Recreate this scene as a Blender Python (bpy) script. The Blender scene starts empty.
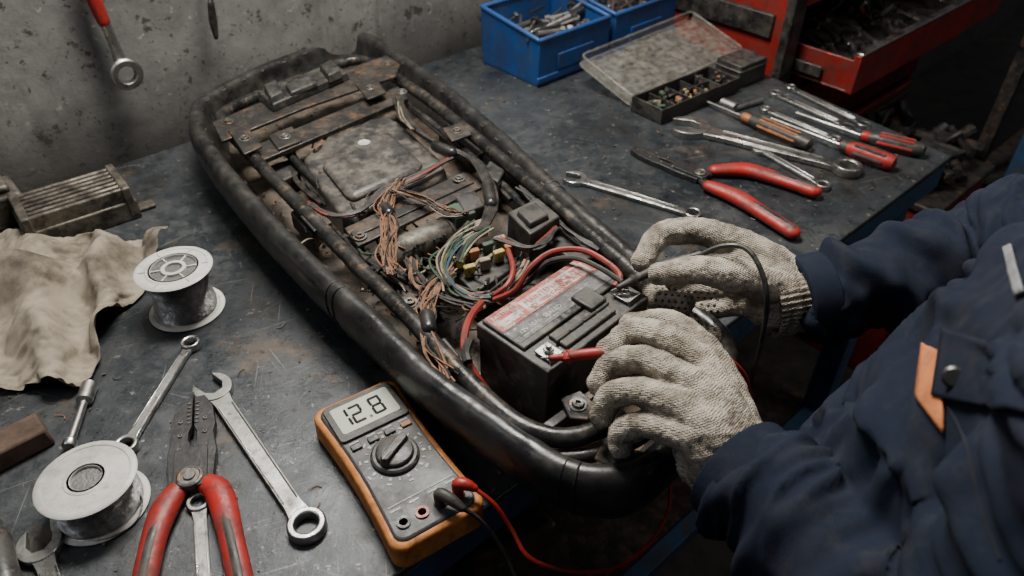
import bpy, bmesh, math, random
from mathutils import Vector, Matrix, noise
from mathutils.bvhtree import BVHTree
random.seed(7)
# ---------------------------------------------------------------- bench survey
TZ = 0.85            # bench top height above the floor
CH = 0.62            # camera height above bench
PITCH = math.radians(39)
F = 750.0
sp, cp = math.sin(PITCH), math.cos(PITCH)
CAM = Vector((0, 0, TZ + CH))
def ray(u, v):
    xr = (u - 512) / F; yv = (288 - v) / F
    return Vector((xr, cp + yv * sp, -sp + yv * cp))
def P(u, v, z=0.0):
    """bench-survey: world point at height z above the bench top"""
    d = ray(u, v); t = (z - CH) / d.z
    return Vector((d.x * t, d.y * t, TZ + z))
def W(l, z=None):
    return [P(p[0], p[1], p[2] if len(p) > 2 else z) for p in l]
T = Vector((math.cos(math.radians(42)), math.sin(math.radians(42)), 0))
N = Vector((-T.y, T.x, 0))
def TN(t, n, z=0.0):
    p = T * t + N * n
    return Vector((p.x, p.y, TZ + z))
# ---------------------------------------------------------------- materials
def mk(name, c1, c2=None, scale=30, rough=.5, metal=0, bump=.2, bscale=150, lo=.4, hi=.62, r2=None, c3=None, s3=90, lo3=.6, hi3=.66, spec=.5, coat=0, grime=.5, dust=None):
    m = bpy.data.materials.new(name); m.use_nodes = True
    nt = m.node_tree; n = nt.nodes; l = nt.links
    b = n['Principled BSDF']
    tc = n.new('ShaderNodeTexCoord')
    c2 = c2 or tuple(x * .6 for x in c1)
    n1 = n.new('ShaderNodeTexNoise'); n1.inputs['Scale'].default_value = scale; n1.inputs['Detail'].default_value = 8; n1.inputs['Roughness'].default_value = .65
    l.new(tc.outputs['Object'], n1.inputs['Vector'])
    r = n.new('ShaderNodeValToRGB'); r.color_ramp.elements[0].position = lo; r.color_ramp.elements[1].position = hi
    r.color_ramp.elements[0].color = (*c1, 1); r.color_ramp.elements[1].color = (*c2, 1)
    l.new(n1.outputs['Fac'], r.inputs['Fac'])
    col = r.outputs['Color']
    if c3:
        n3 = n.new('ShaderNodeTexNoise'); n3.inputs['Scale'].default_value = s3; n3.inputs['Detail'].default_value = 9; n3.inputs['Roughness'].default_value = .7
        l.new(tc.outputs['Object'], n3.inputs['Vector'])
        mr = n.new('ShaderNodeMapRange'); mr.inputs[1].default_value = lo3; mr.inputs[2].default_value = hi3
        l.new(n3.outputs['Fac'], mr.inputs[0])
        mx = n.new('ShaderNodeMix'); mx.data_type = 'RGBA'
        l.new(mr.outputs[0], mx.inputs[0]); l.new(col, mx.inputs[6]); mx.inputs[7].default_value = (*c3, 1)
        col = mx.outputs[2]
    rough_add = None
    if grime:
        n4 = n.new('ShaderNodeTexNoise'); n4.inputs['Scale'].default_value = 26; n4.inputs['Detail'].default_value = 12; n4.inputs['Roughness'].default_value = .8
        l.new(tc.outputs['Object'], n4.inputs['Vector'])
        m4 = n.new('ShaderNodeMapRange'); m4.inputs[1].default_value = .47; m4.inputs[2].default_value = .66; m4.inputs[4].default_value = grime
        l.new(n4.outputs['Fac'], m4.inputs[0])
        x4 = n.new('ShaderNodeMix'); x4.data_type = 'RGBA'
        l.new(m4.outputs[0], x4.inputs[0]); l.new(col, x4.inputs[6])
        lum = max(c1)
        x4.inputs[7].default_value = (*dust, 1) if dust else ((.035, .028, .022, 1) if lum > .06 else (.09, .075, .058, 1))
        col = x4.outputs[2]; rough_add = m4.outputs[0]
    l.new(col, b.inputs['Base Color'])
    b.inputs['Metallic'].default_value = metal
    b.inputs['Specular IOR Level'].default_value = spec
    b.inputs['Coat Weight'].default_value = coat
    rr = n.new('ShaderNodeMapRange'); rr.inputs[1].default_value = .35; rr.inputs[2].default_value = .65
    rr.inputs[3].default_value = rough; rr.inputs[4].default_value = r2 if r2 is not None else min(1, rough + .2)
    l.new(n1.outputs['Fac'], rr.inputs[0])
    if rough_add is not None:
        ra = n.new('ShaderNodeMath'); ra.operation = 'MULTIPLY_ADD'; ra.use_clamp = True; ra.inputs[1].default_value = .5
        l.new(rough_add, ra.inputs[0]); l.new(rr.outputs[0], ra.inputs[2]); l.new(ra.outputs[0], b.inputs['Roughness'])
    else: l.new(rr.outputs[0], b.inputs['Roughness'])
    if bump:
        nb = n.new('ShaderNodeTexNoise'); nb.inputs['Scale'].default_value = bscale; nb.inputs['Detail'].default_value = 5
        l.new(tc.outputs['Object'], nb.inputs['Vector'])
        bp = n.new('ShaderNodeBump'); bp.inputs['Strength'].default_value = bump; bp.inputs['Distance'].default_value = .002
        l.new(nb.outputs['Fac'], bp.inputs['Height']); l.new(bp.outputs[0], b.inputs['Normal'])
    return m

vinyl = mk('black_vinyl', (.009, .0095, .01), (.022, .022, .022), 18, .24, 0, .3, 80, r2=.4, c3=(.1, .09, .078), s3=55, lo3=.6, hi3=.84, grime=.35)
panm = mk('dirty_pan', (.022, .019, .016), (.1, .078, .058), 34, .5, .1, .9, 90, c3=(.16, .09, .045), s3=50, lo3=.52, hi3=.66, grime=.8, dust=(.14, .115, .088))
blackp = mk('black_plastic', (.01, .01, .011), (.035, .034, .033), 35, .3, 0, .15, 300, r2=.6, c3=(.12, .1, .085), s3=80, lo3=.56, hi3=.74, grime=.6)
tubem = mk('frame_tube_paint', (.011, .0115, .0125), (.03, .03, .029), 30, .16, .2, .3, 110, r2=.38, c3=(.15, .095, .055), s3=60, lo3=.56, hi3=.69, grime=.5)
wornsteel = mk('worn_steel', (.2, .2, .19), (.07, .06, .05), 40, .35, .8, .3, 200, c3=(.2, .1, .045), s3=60, lo3=.54, hi3=.66)
darksteel = mk('dark_steel', (.05, .048, .046), (.02, .02, .02), 60, .3, .5, .3, 160, r2=.55, c3=(.17, .09, .046), s3=50, lo3=.54, hi3=.68, grime=.7, dust=(.11, .085, .062))
toolsteel = mk('tool_steel', (.075, .076, .078), (.035, .035, .036), 60, .28, .7, .2, 200, r2=.5, c3=(.12, .075, .05), s3=60, lo3=.6, hi3=.72, grime=.4, dust=(.03, .027, .024))
covm = mk('cover_plastic', (.03, .031, .032), (.066, .062, .057), 16, .26, .2, .3, 90, r2=.42, c3=(.19, .17, .14), s3=45, lo3=.51, hi3=.71, grime=.7, dust=(.15, .13, .105))
chrome = mk('chrome_steel', (.58, .575, .56), (.3, .295, .28), 35, .2, 1, .12, 180, r2=.45, c3=(.1, .08, .065), s3=80, lo3=.56, hi3=.7, grime=.6)
copper = mk('copper_wire', (.3, .15, .085), (.13, .075, .047), 90, .5, .3, 0)
wred = mk('wire_red', (.27, .022, .016), (.13, .02, .015), 60, .4, 0, 0)
wblk = mk('wire_black', (.01, .01, .01), (.035, .03, .026), 60, .4, 0, .1)
wgrn = mk('wire_green', (.035, .08, .045), (.03, .055, .036), 60, .4, 0, 0)
wblu = mk('wire_blue', (.04, .075, .125), (.03, .05, .07), 60, .4, 0, 0)
wwht = mk('wire_tan', (.29, .24, .17), (.16, .13, .09), 60, .5, 0, 0)
wylw = mk('fuse_yellow', (.5, .4, .09), (.25, .2, .06), 90, .35, 0, 0, grime=.7)
worg = mk('fuse_orange', (.36, .13, .04), (.2, .09, .04), 90, .35, 0, 0)
whitep = mk('white_plastic', (.58, .57, .54), (.42, .41, .38), 18, .4, 0, .1, 100, c3=(.2, .185, .165), s3=60, lo3=.58, hi3=.78, grime=.4)
solder = mk('solder_wire', (.33, .33, .33), (.17, .17, .17), 120, .3, .9, .3, 300)
redp = mk('red_grip', (.38, .016, .012), (.2, .013, .01), 30, .34, 0, .2, 200, c3=(.04, .014, .011), s3=60, lo3=.56, hi3=.72, grime=.6)
redpaint = mk('red_paint', (.26, .017, .012), (.14, .012, .009), 10, .3, 0, .1, 100, c3=(.045, .025, .02), s3=25, lo3=.53, hi3=.68, grime=.7)
bluepaint = mk('blue_paint', (.022, .07, .155), (.016, .042, .09), 20, .4, 0, .15, 100, c3=(.07, .055, .04), s3=40, lo3=.54, hi3=.66)
bluebin = mk('blue_plastic', (.01, .066, .235), (.01, .04, .14), 12, .35, 0, .1, 100, c3=(.06, .075, .1), s3=50, lo3=.56, hi3=.74)
orange = mk('orange_rubber', (.56, .2, .04), (.36, .13, .03), 40, .5, 0, .15, 250, c3=(.1, .05, .025), s3=50, lo3=.57, hi3=.72, grime=.6)
meterface = mk('meter_face', (.036, .041, .043), (.06, .064, .066), 40, .4, 0, .1, 300)
lcd = mk('lcd_glass', (.42, .45, .37), (.36, .39, .32), 15, .18, 0, 0, grime=.1)
lcdink = mk('lcd_segment', (.02, .022, .02), (.02, .022, .02), 15, .3, 0, 0, grime=0)
marking = mk('grey_marking', (.42, .42, .41), (.3, .3, .3), 60, .5, 0, 0)
wood = mk('old_wood', (.1, .06, .04), (.04, .026, .018), 25, .7, 0, .6, 60)
ragm = mk('rag_cloth', (.29, .25, .195), (.2, .172, .132), 14, .95, 0, .35, 900, r2=1, c3=(.07, .058, .045), s3=14, lo3=.5, hi3=.7, grime=.35)
alum = mk('oxidised_aluminium', (.17, .155, .125), (.07, .062, .052), 35, .45, .5, .6, 90, c3=(.03, .026, .022), s3=30, lo3=.48, hi3=.62, grime=.75)
floorm = mk('dirty_floor', (.024, .023, .022), (.046, .043, .039), 5, .6, 0, .3, 60, c3=(.012, .012, .012), s3=9, lo3=.5, hi3=.65)
clearp = mk('clear_plastic', (.34, .33, .29), (.24, .225, .19), 30, .12, 0, .05, 100, c3=(.4, .38, .34), s3=60, lo3=.58, hi3=.7, grime=.5)
_cb = clearp.node_tree.nodes['Principled BSDF']
_n = clearp.node_tree.nodes.new('ShaderNodeTexNoise'); _n.inputs['Scale'].default_value = 22; _n.inputs['Detail'].default_value = 8
_m = clearp.node_tree.nodes.new('ShaderNodeMapRange'); _m.inputs[1].default_value = .35; _m.inputs[2].default_value = .65; _m.inputs[3].default_value = .1; _m.inputs[4].default_value = .38
clearp.node_tree.links.new(_n.outputs['Fac'], _m.inputs[0]); clearp.node_tree.links.new(_m.outputs[0], _cb.inputs['Alpha'])
labelr = mk('label_red', (.36, .045, .036), (.28, .07, .06), 60, .45, 0, .1, 200, c3=(.34, .27, .24), s3=120, lo3=.52, hi3=.58, grime=.8)
labelw = mk('label_white', (.5, .45, .42), (.38, .29, .26), 60, .45, 0, .1, 200, c3=(.28, .075, .06), s3=90, lo3=.56, hi3=.61, grime=.65)
labelg = mk('label_grey', (.12, .12, .122), (.06, .06, .06), 60, .45, 0, .1, 200, c3=(.3, .29, .27), s3=150, lo3=.54, hi3=.64, grime=.7)
batm = mk('battery_case', (.012, .012, .0125), (.04, .038, .036), 18, .26, 0, .25, 140, r2=.5, c3=(.16, .14, .11), s3=45, lo3=.52, hi3=.74, grime=.75)
jacket = mk('navy_workwear', (.0058, .0095, .021), (.0095, .0145, .029), 9, .85, 0, .3, 900, r2=.95, c3=(.03, .031, .034), s3=35, lo3=.54, hi3=.84, spec=.2, grime=.1)
trous = mk('dark_trousers', (.007, .01, .018), (.011, .014, .022), 9, .9, 0, .3, 500, grime=.2)
skin = mk('skin', (.45, .27, .19), (.4, .22, .15), 20, .5, 0, .1, 200, grime=.1)
hairm = mk('dark_hair', (.02, .015, .012), (.04, .03, .02), 60, .6, 0, .5, 200, grime=0)
boot = mk('boot_leather', (.02, .015, .012), (.04, .03, .02), 20, .5, 0, .3, 100)
fade_or = mk('orange_trim', (.55, .18, .06), (.38, .13, .05), 40, .8, 0, .3, 500, grime=.3)
navyd = mk('navy_seam', (.003, .005, .011), (.005, .0075, .015), 40, .85, 0, .3, 500, grime=0)
refl = mk('reflective_tape', (.24, .25, .26), (.16, .17, .18), 60, .45, 0, .1, 300)

def glove_mat():
    m = mk('knit_glove', (.49, .44, .37), (.32, .28, .225), 26, .9, 0, 0, c3=(.12, .1, .08), s3=42, lo3=.49, hi3=.72, r2=1, spec=.15, grime=.6)
    nt = m.node_tree; n = nt.nodes; l = nt.links; b = n['Principled BSDF']
    tc = [x for x in n if x.type == 'TEX_COORD'][0]
    mp = n.new('ShaderNodeMapping'); mp.inputs['Rotation'].default_value = (.5, .35, .75)
    l.new(tc.outputs['Object'], mp.inputs['Vector'])
    ws = []
    for d in ('X', 'Y', 'Z'):
        w = n.new('ShaderNodeTexWave'); w.bands_direction = d; w.inputs['Scale'].default_value = 185; w.inputs['Distortion'].default_value = 2.2
        w.inputs['Detail'].default_value = 2; w.inputs['Detail Scale'].default_value = 2
        l.new(mp.outputs[0], w.inputs['Vector']); ws.append(w)
    ad = n.new('ShaderNodeMath'); ad.operation = 'MULTIPLY'
    l.new(ws[0].outputs['Fac'], ad.inputs[0]); l.new(ws[1].outputs['Fac'], ad.inputs[1])
    a2 = n.new('ShaderNodeMath'); a2.operation = 'MULTIPLY_ADD'
    l.new(ws[2].outputs['Fac'], a2.inputs[0]); a2.inputs[1].default_value = .5; l.new(ad.outputs[0], a2.inputs[2])
    bp = n.new('ShaderNodeBump'); bp.inputs['Strength'].default_value = .8; bp.inputs['Distance'].default_value = .0013
    l.new(a2.outputs[0], bp.inputs['Height']); l.new(bp.outputs[0], b.inputs['Normal'])
    return m
glovem = glove_mat()

def surf_mat(name, kind):
    m = bpy.data.materials.new(name); m.use_nodes = True
    nt = m.node_tree; n = nt.nodes; l = nt.links; b = n['Principled BSDF']
    tc = n.new('ShaderNodeTexCoord')
    def nz(scale, det=8, rough=.6, stretch=None, rot=0):
        src = tc.outputs['Object']
        if stretch:
            mp0 = n.new('ShaderNodeMapping'); mp0.inputs['Rotation'].default_value = (0, 0, rot); l.new(src, mp0.inputs['Vector'])
            mp = n.new('ShaderNodeMapping'); mp.inputs['Scale'].default_value = stretch; l.new(mp0.outputs[0], mp.inputs['Vector']); src = mp.outputs[0]
        x = n.new('ShaderNodeTexNoise'); x.inputs['Scale'].default_value = scale; x.inputs['Detail'].default_value = det; x.inputs['Roughness'].default_value = rough
        l.new(src, x.inputs['Vector']); return x.outputs['Fac']
    def rng(f, a, c, o0=0, o1=1):
        x = n.new('ShaderNodeMapRange'); x.inputs[1].default_value = a; x.inputs[2].default_value = c; x.inputs[3].default_value = o0; x.inputs[4].default_value = o1
        l.new(f, x.inputs[0]); return x.outputs[0]
    def mix(f, a, c):
        x = n.new('ShaderNodeMix'); x.data_type = 'RGBA'; l.new(f, x.inputs[0])
        for i, q in ((6, a), (7, c)):
            if isinstance(q, tuple): x.inputs[i].default_value = (*q, 1)
            else: l.new(q, x.inputs[i])
        return x.outputs[2]
    if kind == 'table':
        big = nz(3.4, 12, .75); mid = nz(13, 12, .78)
        c = mix(rng(big, .4, .62), (.015, .0195, .024), (.06, .067, .072))
        c = mix(rng(mid, .5, .66, 0, .8), c, (.1, .104, .104))
        c = mix(rng(nz(6.5, 12, .8), .52, .61, 0, .94), c, (.009, .009, .009))
        c = mix(rng(nz(9, 10, .75), .57, .68, 0, .8), c, (.11, .078, .052))
        c = mix(rng(nz(30, 10, .8), .57, .67, 0, .8), c, (.008, .008, .008))
        c = mix(rng(nz(75, 5, .7), .64, .68, 0, .85), c, (.22, .2, .175))
        c = mix(rng(nz(120, 3, .6), .68, .72, 0, .8), c, (.3, .28, .25))
        c = mix(rng(nz(60, 6, .7), .61, .65, 0, .9), c, (.008, .008, .008))
        for rot in (.3, .9, 1.4, 2.3, 2.8, -.5):
            c = mix(rng(nz(7, 3, .5, (1, 60, 1), rot), .69, .74, 0, .5), c, (.21, .21, .205))
        l.new(c, b.inputs['Base Color'])
        b.inputs['Metallic'].default_value = .3
        l.new(rng(mid, .38, .62, .2, .56), b.inputs['Roughness'])
        h = nz(45, 9, .75); st = .42
    else:
        big = nz(2.4, 12, .75); mid = nz(9, 12, .8)
        c = mix(rng(big, .4, .6), (.12, .121, .118), (.22, .217, .207))
        c = mix(rng(mid, .48, .65, 0, .7), c, (.09, .09, .087))
        c = mix(rng(nz(33, 6, .65), .6, .65, 0, .85), c, (.026, .024, .022))
        c = mix(rng(nz(100, 4, .6), .62, .68, 0, .8), c, (.03, .028, .026))
        c = mix(rng(nz(70, 4, .6), .66, .7, 0, .7), c, (.34, .33, .31))
        c = mix(rng(nz(5, 8, .75, (1, 1, .14)), .52, .68, 0, .75), c, (.055, .048, .04))
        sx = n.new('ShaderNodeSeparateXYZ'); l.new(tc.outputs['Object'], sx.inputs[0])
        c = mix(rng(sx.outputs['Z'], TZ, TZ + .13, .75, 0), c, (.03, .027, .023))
        l.new(c, b.inputs['Base Color']); b.inputs['Roughness'].default_value = .75
        h = nz(35, 10, .75); st = .5
    bp = n.new('ShaderNodeBump'); bp.inputs['Strength'].default_value = st; bp.inputs['Distance'].default_value = .003
    l.new(h, bp.inputs['Height']); l.new(bp.outputs[0], b.inputs['Normal'])
    return m
tablem = surf_mat('bench_sheet_metal', 'table')
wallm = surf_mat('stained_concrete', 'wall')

# ---------------------------------------------------------------- mesh builder
def catmull(pts, n=6, closed=False):
    out = []; m = len(pts)
    for i in range(m if closed else m - 1):
        if closed: a, b, c, d = pts[(i - 1) % m], pts[i], pts[(i + 1) % m], pts[(i + 2) % m]
        else: a, b, c, d = pts[max(i - 1, 0)], pts[i], pts[i + 1], pts[min(i + 2, m - 1)]
        for k in range(n):
            t = k / n
            out.append(.5 * ((2 * b) + (c - a) * t + (2 * a - 5 * b + 4 * c - d) * t * t + (3 * b - a - 3 * c + d) * t ** 3))
    if not closed: out.append(pts[-1])
    return out
def I(): return Matrix.Identity(4)
def frame(o, x, z=Vector((0, 0, 1))):
    x = x.normalized(); y = z.cross(x).normalized(); z2 = x.cross(y)
    m = Matrix((x, y, z2)).transposed().to_4x4(); m.translation = o
    return m
def axisz(o, d):
    q = d.normalized().to_track_quat('Z', 'Y').to_matrix().to_4x4(); q.translation = o
    return q
def rrect(w, h, r, n=5):
    o = []
    for cx, cy, a0 in ((w / 2 - r, h / 2 - r, 0), (-w / 2 + r, h / 2 - r, 90), (-w / 2 + r, -h / 2 + r, 180), (w / 2 - r, -h / 2 + r, 270)):
        for k in range(n + 1):
            a = math.radians(a0 + 90 * k / n); o.append((cx + r * math.cos(a), cy + r * math.sin(a)))
    return o
class MB:
    def __init__(s): s.v = []; s.f = []; s.m = []
    def add(s, vs, fs, mi=0):
        o = len(s.v); s.v += [Vector(x) for x in vs]; s.f += [tuple(i + o for i in f) for f in fs]; s.m += [mi] * len(fs)
    def sweep(s, pts, r, seg=8, mi=0, closed=False, sm=5, round_=False, flat=1.0):
        if not isinstance(r, (list, tuple)): r = [r] * len(pts)
        if sm > 1:
            rv = [Vector((x, 0, 0)) for x in r]
            pts = catmull(pts, sm, closed); r = [q.x for q in catmull(rv, sm, closed)]
        pts = list(pts); r = list(r)
        if round_ and not closed:
            for end in (0, 1):
                p0, p1 = (pts[0], pts[1]) if end == 0 else (pts[-1], pts[-2])
                rr = r[0] if end == 0 else r[-1]
                d = (p0 - p1).normalized(); ex = []
                for a in (25, 50, 72, 86):
                    a = math.radians(a); ex.append((p0 + d * rr * math.sin(a), rr * math.cos(a)))
                if end == 0:
                    pts = [e[0] for e in ex[::-1]] + pts; r = [e[1] for e in ex[::-1]] + r
                else:
                    pts += [e[0] for e in ex]; r += [e[1] for e in ex]
        m = len(pts); vs = []; fs = []
        t0 = (pts[1] - pts[0]).normalized()
        up = Vector((0, 0, 1)) if abs(t0.z) < .9 else Vector((1, 0, 0))
        nr = (up - t0 * up.dot(t0)).normalized()
        for i in range(m):
            if closed: t = (pts[(i + 1) % m] - pts[i - 1])
            else: t = pts[min(i + 1, m - 1)] - pts[max(i - 1, 0)]
            t = t.normalized() if t.length > 1e-9 else t0
            nr = nr - t * nr.dot(t); nr = nr.normalized() if nr.length > 1e-6 else t.orthogonal().normalized()
            bn = t.cross(nr)
            for k in range(seg):
                a = 2 * math.pi * k / seg
                vs.append(pts[i] + nr * (r[i] * flat * math.cos(a)) + bn * (r[i] * math.sin(a)))
        for i in range(m if closed else m - 1):
            j = (i + 1) % m
            for k in range(seg):
                k2 = (k + 1) % seg
                fs.append((i * seg + k, i * seg + k2, j * seg + k2, j * seg + k))
        if not closed:
            fs.append(tuple(range(seg))[::-1]); fs.append(tuple((m - 1) * seg + k for k in range(seg)))
        s.add(vs, fs, mi)
    def prism(s, poly, z0, z1, M=None, mi=0, top=1.0):
        M = M or I(); n = len(poly)
        cx = sum(p[0] for p in poly) / n; cy = sum(p[1] for p in poly) / n
        vs = [M @ Vector((p[0], p[1], z0)) for p in poly] + [M @ Vector((cx + (p[0] - cx) * top, cy + (p[1] - cy) * top, z1)) for p in poly]
        ar = sum(poly[i][0] * poly[(i + 1) % n][1] - poly[(i + 1) % n][0] * poly[i][1] for i in range(n))
        fs = [(i, (i + 1) % n, n + (i + 1) % n, n + i) for i in range(n)] + [tuple(range(n))[::-1], tuple(range(n, 2 * n))]
        if ar < 0: fs = [f[::-1] for f in fs]
        s.add(vs, fs, mi)
    def box(s, M, sx, sy, sz, mi=0, c=(0, 0, 0), top=1.0):
        s.prism([(c[0] - sx / 2, c[1] - sy / 2), (c[0] + sx / 2, c[1] - sy / 2), (c[0] + sx / 2, c[1] + sy / 2), (c[0] - sx / 2, c[1] + sy / 2)], c[2] - sz / 2, c[2] + sz / 2, M, mi, top)
    def pprism(s, px, z0, z1, mi=0, top=1.0):
        pts = W(px, z1)
        s.prism([(p.x, p.y) for p in pts], TZ + z0, TZ + z1, None, mi, top)
    def lathe(s, prof, M=None, seg=24, mi=0, closed=False):
        M = M or I(); vs = []; fs = []; m = len(prof)
        for r, z in prof:
            for k in range(seg):
                a = 2 * math.pi * k / seg; vs.append(M @ Vector((r * math.cos(a), r * math.sin(a), z)))
        for i in range(m if closed else m - 1):
            j = (i + 1) % m
            for k in range(seg):
                k2 = (k + 1) % seg; fs.append((i * seg + k, i * seg + k2, j * seg + k2, j * seg + k))
        if not closed:
            fs.append(tuple(range(seg))[::-1]); fs.append(tuple((m - 1) * seg + k for k in range(seg)))
        s.add(vs, fs, mi)
    def tray(s, M, L, Wd, H, th=.002, mi=0, c=(0, 0), taper=1.0):
        cx, cy = c
        s.box(M, L, Wd, th, mi, (cx, cy, th / 2))
        for sx in (-1, 1): s.box(M, th, Wd, H, mi, (cx + sx * (L / 2 - th / 2), cy, H / 2))
        for sy in (-1, 1): s.box(M, L, th, H, mi, (cx, cy + sy * (Wd / 2 - th / 2), H / 2))
    def obj(s, name, mats, parent=None, bevel=0, seg=2, sharp=38):
        me = bpy.data.meshes.new(name); me.from_pydata([tuple(v) for v in s.v], [], s.f)
        if not isinstance(mats, (list, tuple)): mats = [mats]
        for m in mats: me.materials.append(m)
        me.polygons.foreach_set('material_index', s.m)
        bm = bmesh.new(); bm.from_mesh(me); bmesh.ops.recalc_face_normals(bm, faces=bm.faces); bm.to_mesh(me); bm.free()
        me.polygons.foreach_set('use_smooth', [True] * len(me.polygons))
        try: me.set_sharp_from_angle(angle=math.radians(sharp))
        except Exception: pass
        me.update()
        o = bpy.data.objects.new(name, me); bpy.context.scene.collection.objects.link(o)
        if parent: o.parent = parent
        if bevel:
            b = o.modifiers.new('bevel', 'BEVEL'); b.width = bevel; b.segments = seg; b.limit_method = 'ANGLE'; b.angle_limit = math.radians(40)
        return o
def empty(name):
    o = bpy.data.objects.new(name, None); bpy.context.scene.collection.objects.link(o); o.empty_display_size = .05
    return o

# ---------------------------------------------------------------- shop rag: simulated cloth settling into loose folds
def rag_sim():
    n_ = 76; S = .36; vs = []; fs = []
    for i in range(n_ + 1):
        for j in range(n_ + 1):
            X = (i / n_ - .5) * S; Y = (j / n_ - .5) * S
            q = Vector((X * 6, Y * 6, 1.3))
            w1_ = noise.noise(q); w2_ = noise.noise(q + Vector((5, 3, 8)))
            ph = (X * .8 + Y * .6) * 58 + 3.2 * w1_
            ph2 = (Y * .95 - X * .4) * 40 + 3.0 * w2_
            mound = .03 * math.exp(-((X / .09) ** 2 + (Y / .09) ** 2))
            z = .045 + mound + .017 * math.sin(ph) + .012 * math.sin(ph2) + .012 * w2_
            vs.append((X * .84 + .014 * w1_, Y * .86 + .014 * w2_, z))
    for i in range(n_):
        for j in range(n_):
            a = i * (n_ + 1) + j; fs.append((a, a + n_ + 1, a + n_ + 2, a + 1))
    me = bpy.data.meshes.new('rag'); me.from_pydata(vs, [], fs); me.update()
    o = bpy.data.objects.new('shop_rag', me); bpy.context.scene.collection.objects.link(o)
    pm = bpy.data.meshes.new('pl'); pm.from_pydata([(-1, -1, 0), (1, -1, 0), (1, 1, 0), (-1, 1, 0)], [], [(0, 1, 2, 3)])
    pl = bpy.data.objects.new('pl', pm); bpy.context.scene.collection.objects.link(pl)
    ok = True
    try:
        pl.modifiers.new('c', 'COLLISION'); pl.collision.thickness_outer = .002; pl.collision.cloth_friction = 40
        c = o.modifiers.new('cloth', 'CLOTH'); st = c.settings
        st.quality = 8; st.mass = .05; st.tension_stiffness = 12; st.compression_stiffness = 12; st.shear_stiffness = 5; st.bending_stiffness = .08
        st.air_damping = 4
        c.collision_settings.use_collision = True; c.collision_settings.distance_min = .0022; c.collision_settings.collision_quality = 3
        c.collision_settings.use_self_collision = True; c.collision_settings.self_distance_min = .0022
        sc = bpy.context.scene; sc.frame_start = 1; sc.frame_end = 40; c.point_cache.frame_start = 1; c.point_cache.frame_end = 40
        for f in range(1, 13): sc.frame_set(f)
        dg = bpy.context.evaluated_depsgraph_get()
        m2 = bpy.data.meshes.new_from_object(o.evaluated_get(dg))
        xs = [v.co.x for v in m2.vertices]; zs = [v.co.z for v in m2.vertices]
        print('RAG', min(xs), max(xs), min(zs), max(zs))
        if not (max(xs) - min(xs) < .6 and max(zs) < .2 and min(zs) > -.05 and max(zs) == max(zs)): ok = False
        o.modifiers.clear(); sc.frame_set(1)
        if ok: o.data = m2
    except Exception as ex:
        print('RAG FAIL', ex); o.modifiers.clear()
    bpy.data.objects.remove(pl)
    me = o.data; c = P(18, 312, 0)
    zmin = min(v.co.z for v in me.vertices)
    for v in me.vertices:
        v.co = Vector((v.co.x, v.co.y, max(v.co.z - zmin + .0018, .0018))) + c
    me.materials.clear(); me.materials.append(ragm)
    me.polygons.foreach_set('use_smooth', [True] * len(me.polygons)); me.update()
    so = o.modifiers.new('thick', 'SOLIDIFY'); so.thickness = .0014; so.offset = 1
    sb = o.modifiers.new('sub', 'SUBSURF'); sb.levels = 1; sb.render_levels = 1
rag_sim()

# ---------------------------------------------------------------- room
b = MB(); b.box(I(), 9, 9, .1, 0, (1, 2, -.05)); b.obj('floor', floorm)
NW = 1.245
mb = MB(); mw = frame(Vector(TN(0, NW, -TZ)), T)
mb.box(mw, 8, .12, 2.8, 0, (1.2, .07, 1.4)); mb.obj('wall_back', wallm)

# ---------------------------------------------------------------- workbench
NF = .336
bench = empty('workbench')
tb = MB()
c0, c1, c2, c3 = TN(-1.3, NF), TN(1.297, NF), TN(1.43, NW - .003), TN(-1.3, NW - .003)
tb.prism([(p.x, p.y) for p in (c0, c1, c2, c3)], TZ - .012, TZ, None, 0)
tb.obj('bench_top', tablem, bench, .002)
tb = MB()
mf = frame(TN(0, NF, 0), T)
tb.box(mf, 2.58, .03, .045, 0, (0, .017, -.036))
ed = (c2 - c1); mr = frame(c1.copy(), ed)
tb.box(mr, ed.length - .05, .03, .045, 0, (ed.length / 2, .02, -.036))
for t in (-1.2, .05, 1.22):
    for n in (NF + .04, NW - .06):
        tb.box(frame(TN(t, n, 0), T), .045, .045, TZ - .015, 0, (0, 0, -.015 - (TZ - .015) / 2))
tb.box(frame(TN(0, NF + .04, -.6), T), 2.45, .03, .03)
tb.obj('bench_frame', bluepaint, bench, .002)
sh = MB(); sh.box(frame(TN(.0, .8, -.62), T), 2.5, .8, .015); sh.obj('lower_shelf', darksteel, bench)

# ---------------------------------------------------------------- motorcycle seat (upside down)
seat = empty('motorcycle_seat')
rimpx = [(187, 112), (196, 98), (240, 74), (290, 53), (340, 34), (368, 33), (395, 48), (450, 85), (510, 135), (560, 182), (620, 234), (680, 285), (728, 325),
         (742, 350), (734, 380), (704, 425), (674, 459), (650, 478), (620, 486), (576, 481), (533, 460), (474, 422), (415, 375), (360, 323), (303, 269), (252, 216), (211, 166), (190, 132)]
RZ = .09
rim = catmull(W(rimpx, RZ), 18, True)
def resample(pts, n):
    d = [0]; m = len(pts)
    for i in range(m): d.append(d[-1] + (pts[(i + 1) % m] - pts[i]).length)
    out = []; j = 0
    for k in range(n):
        s_ = d[-1] * k / n
        while d[j + 1] < s_: j += 1
        f = (s_ - d[j]) / max(1e-9, d[j + 1] - d[j]); out.append(pts[j].lerp(pts[(j + 1) % m], f))
    return out
NR = 1000
rim = resample(rim, NR)
cen = sum(rim, Vector()) / NR
nrm = []
for i in range(NR):
    t = rim[(i + 11) % NR] - rim[i - 11]; q = Vector((t.y, -t.x, 0)).normalized()
    nrm.append(q)
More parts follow.
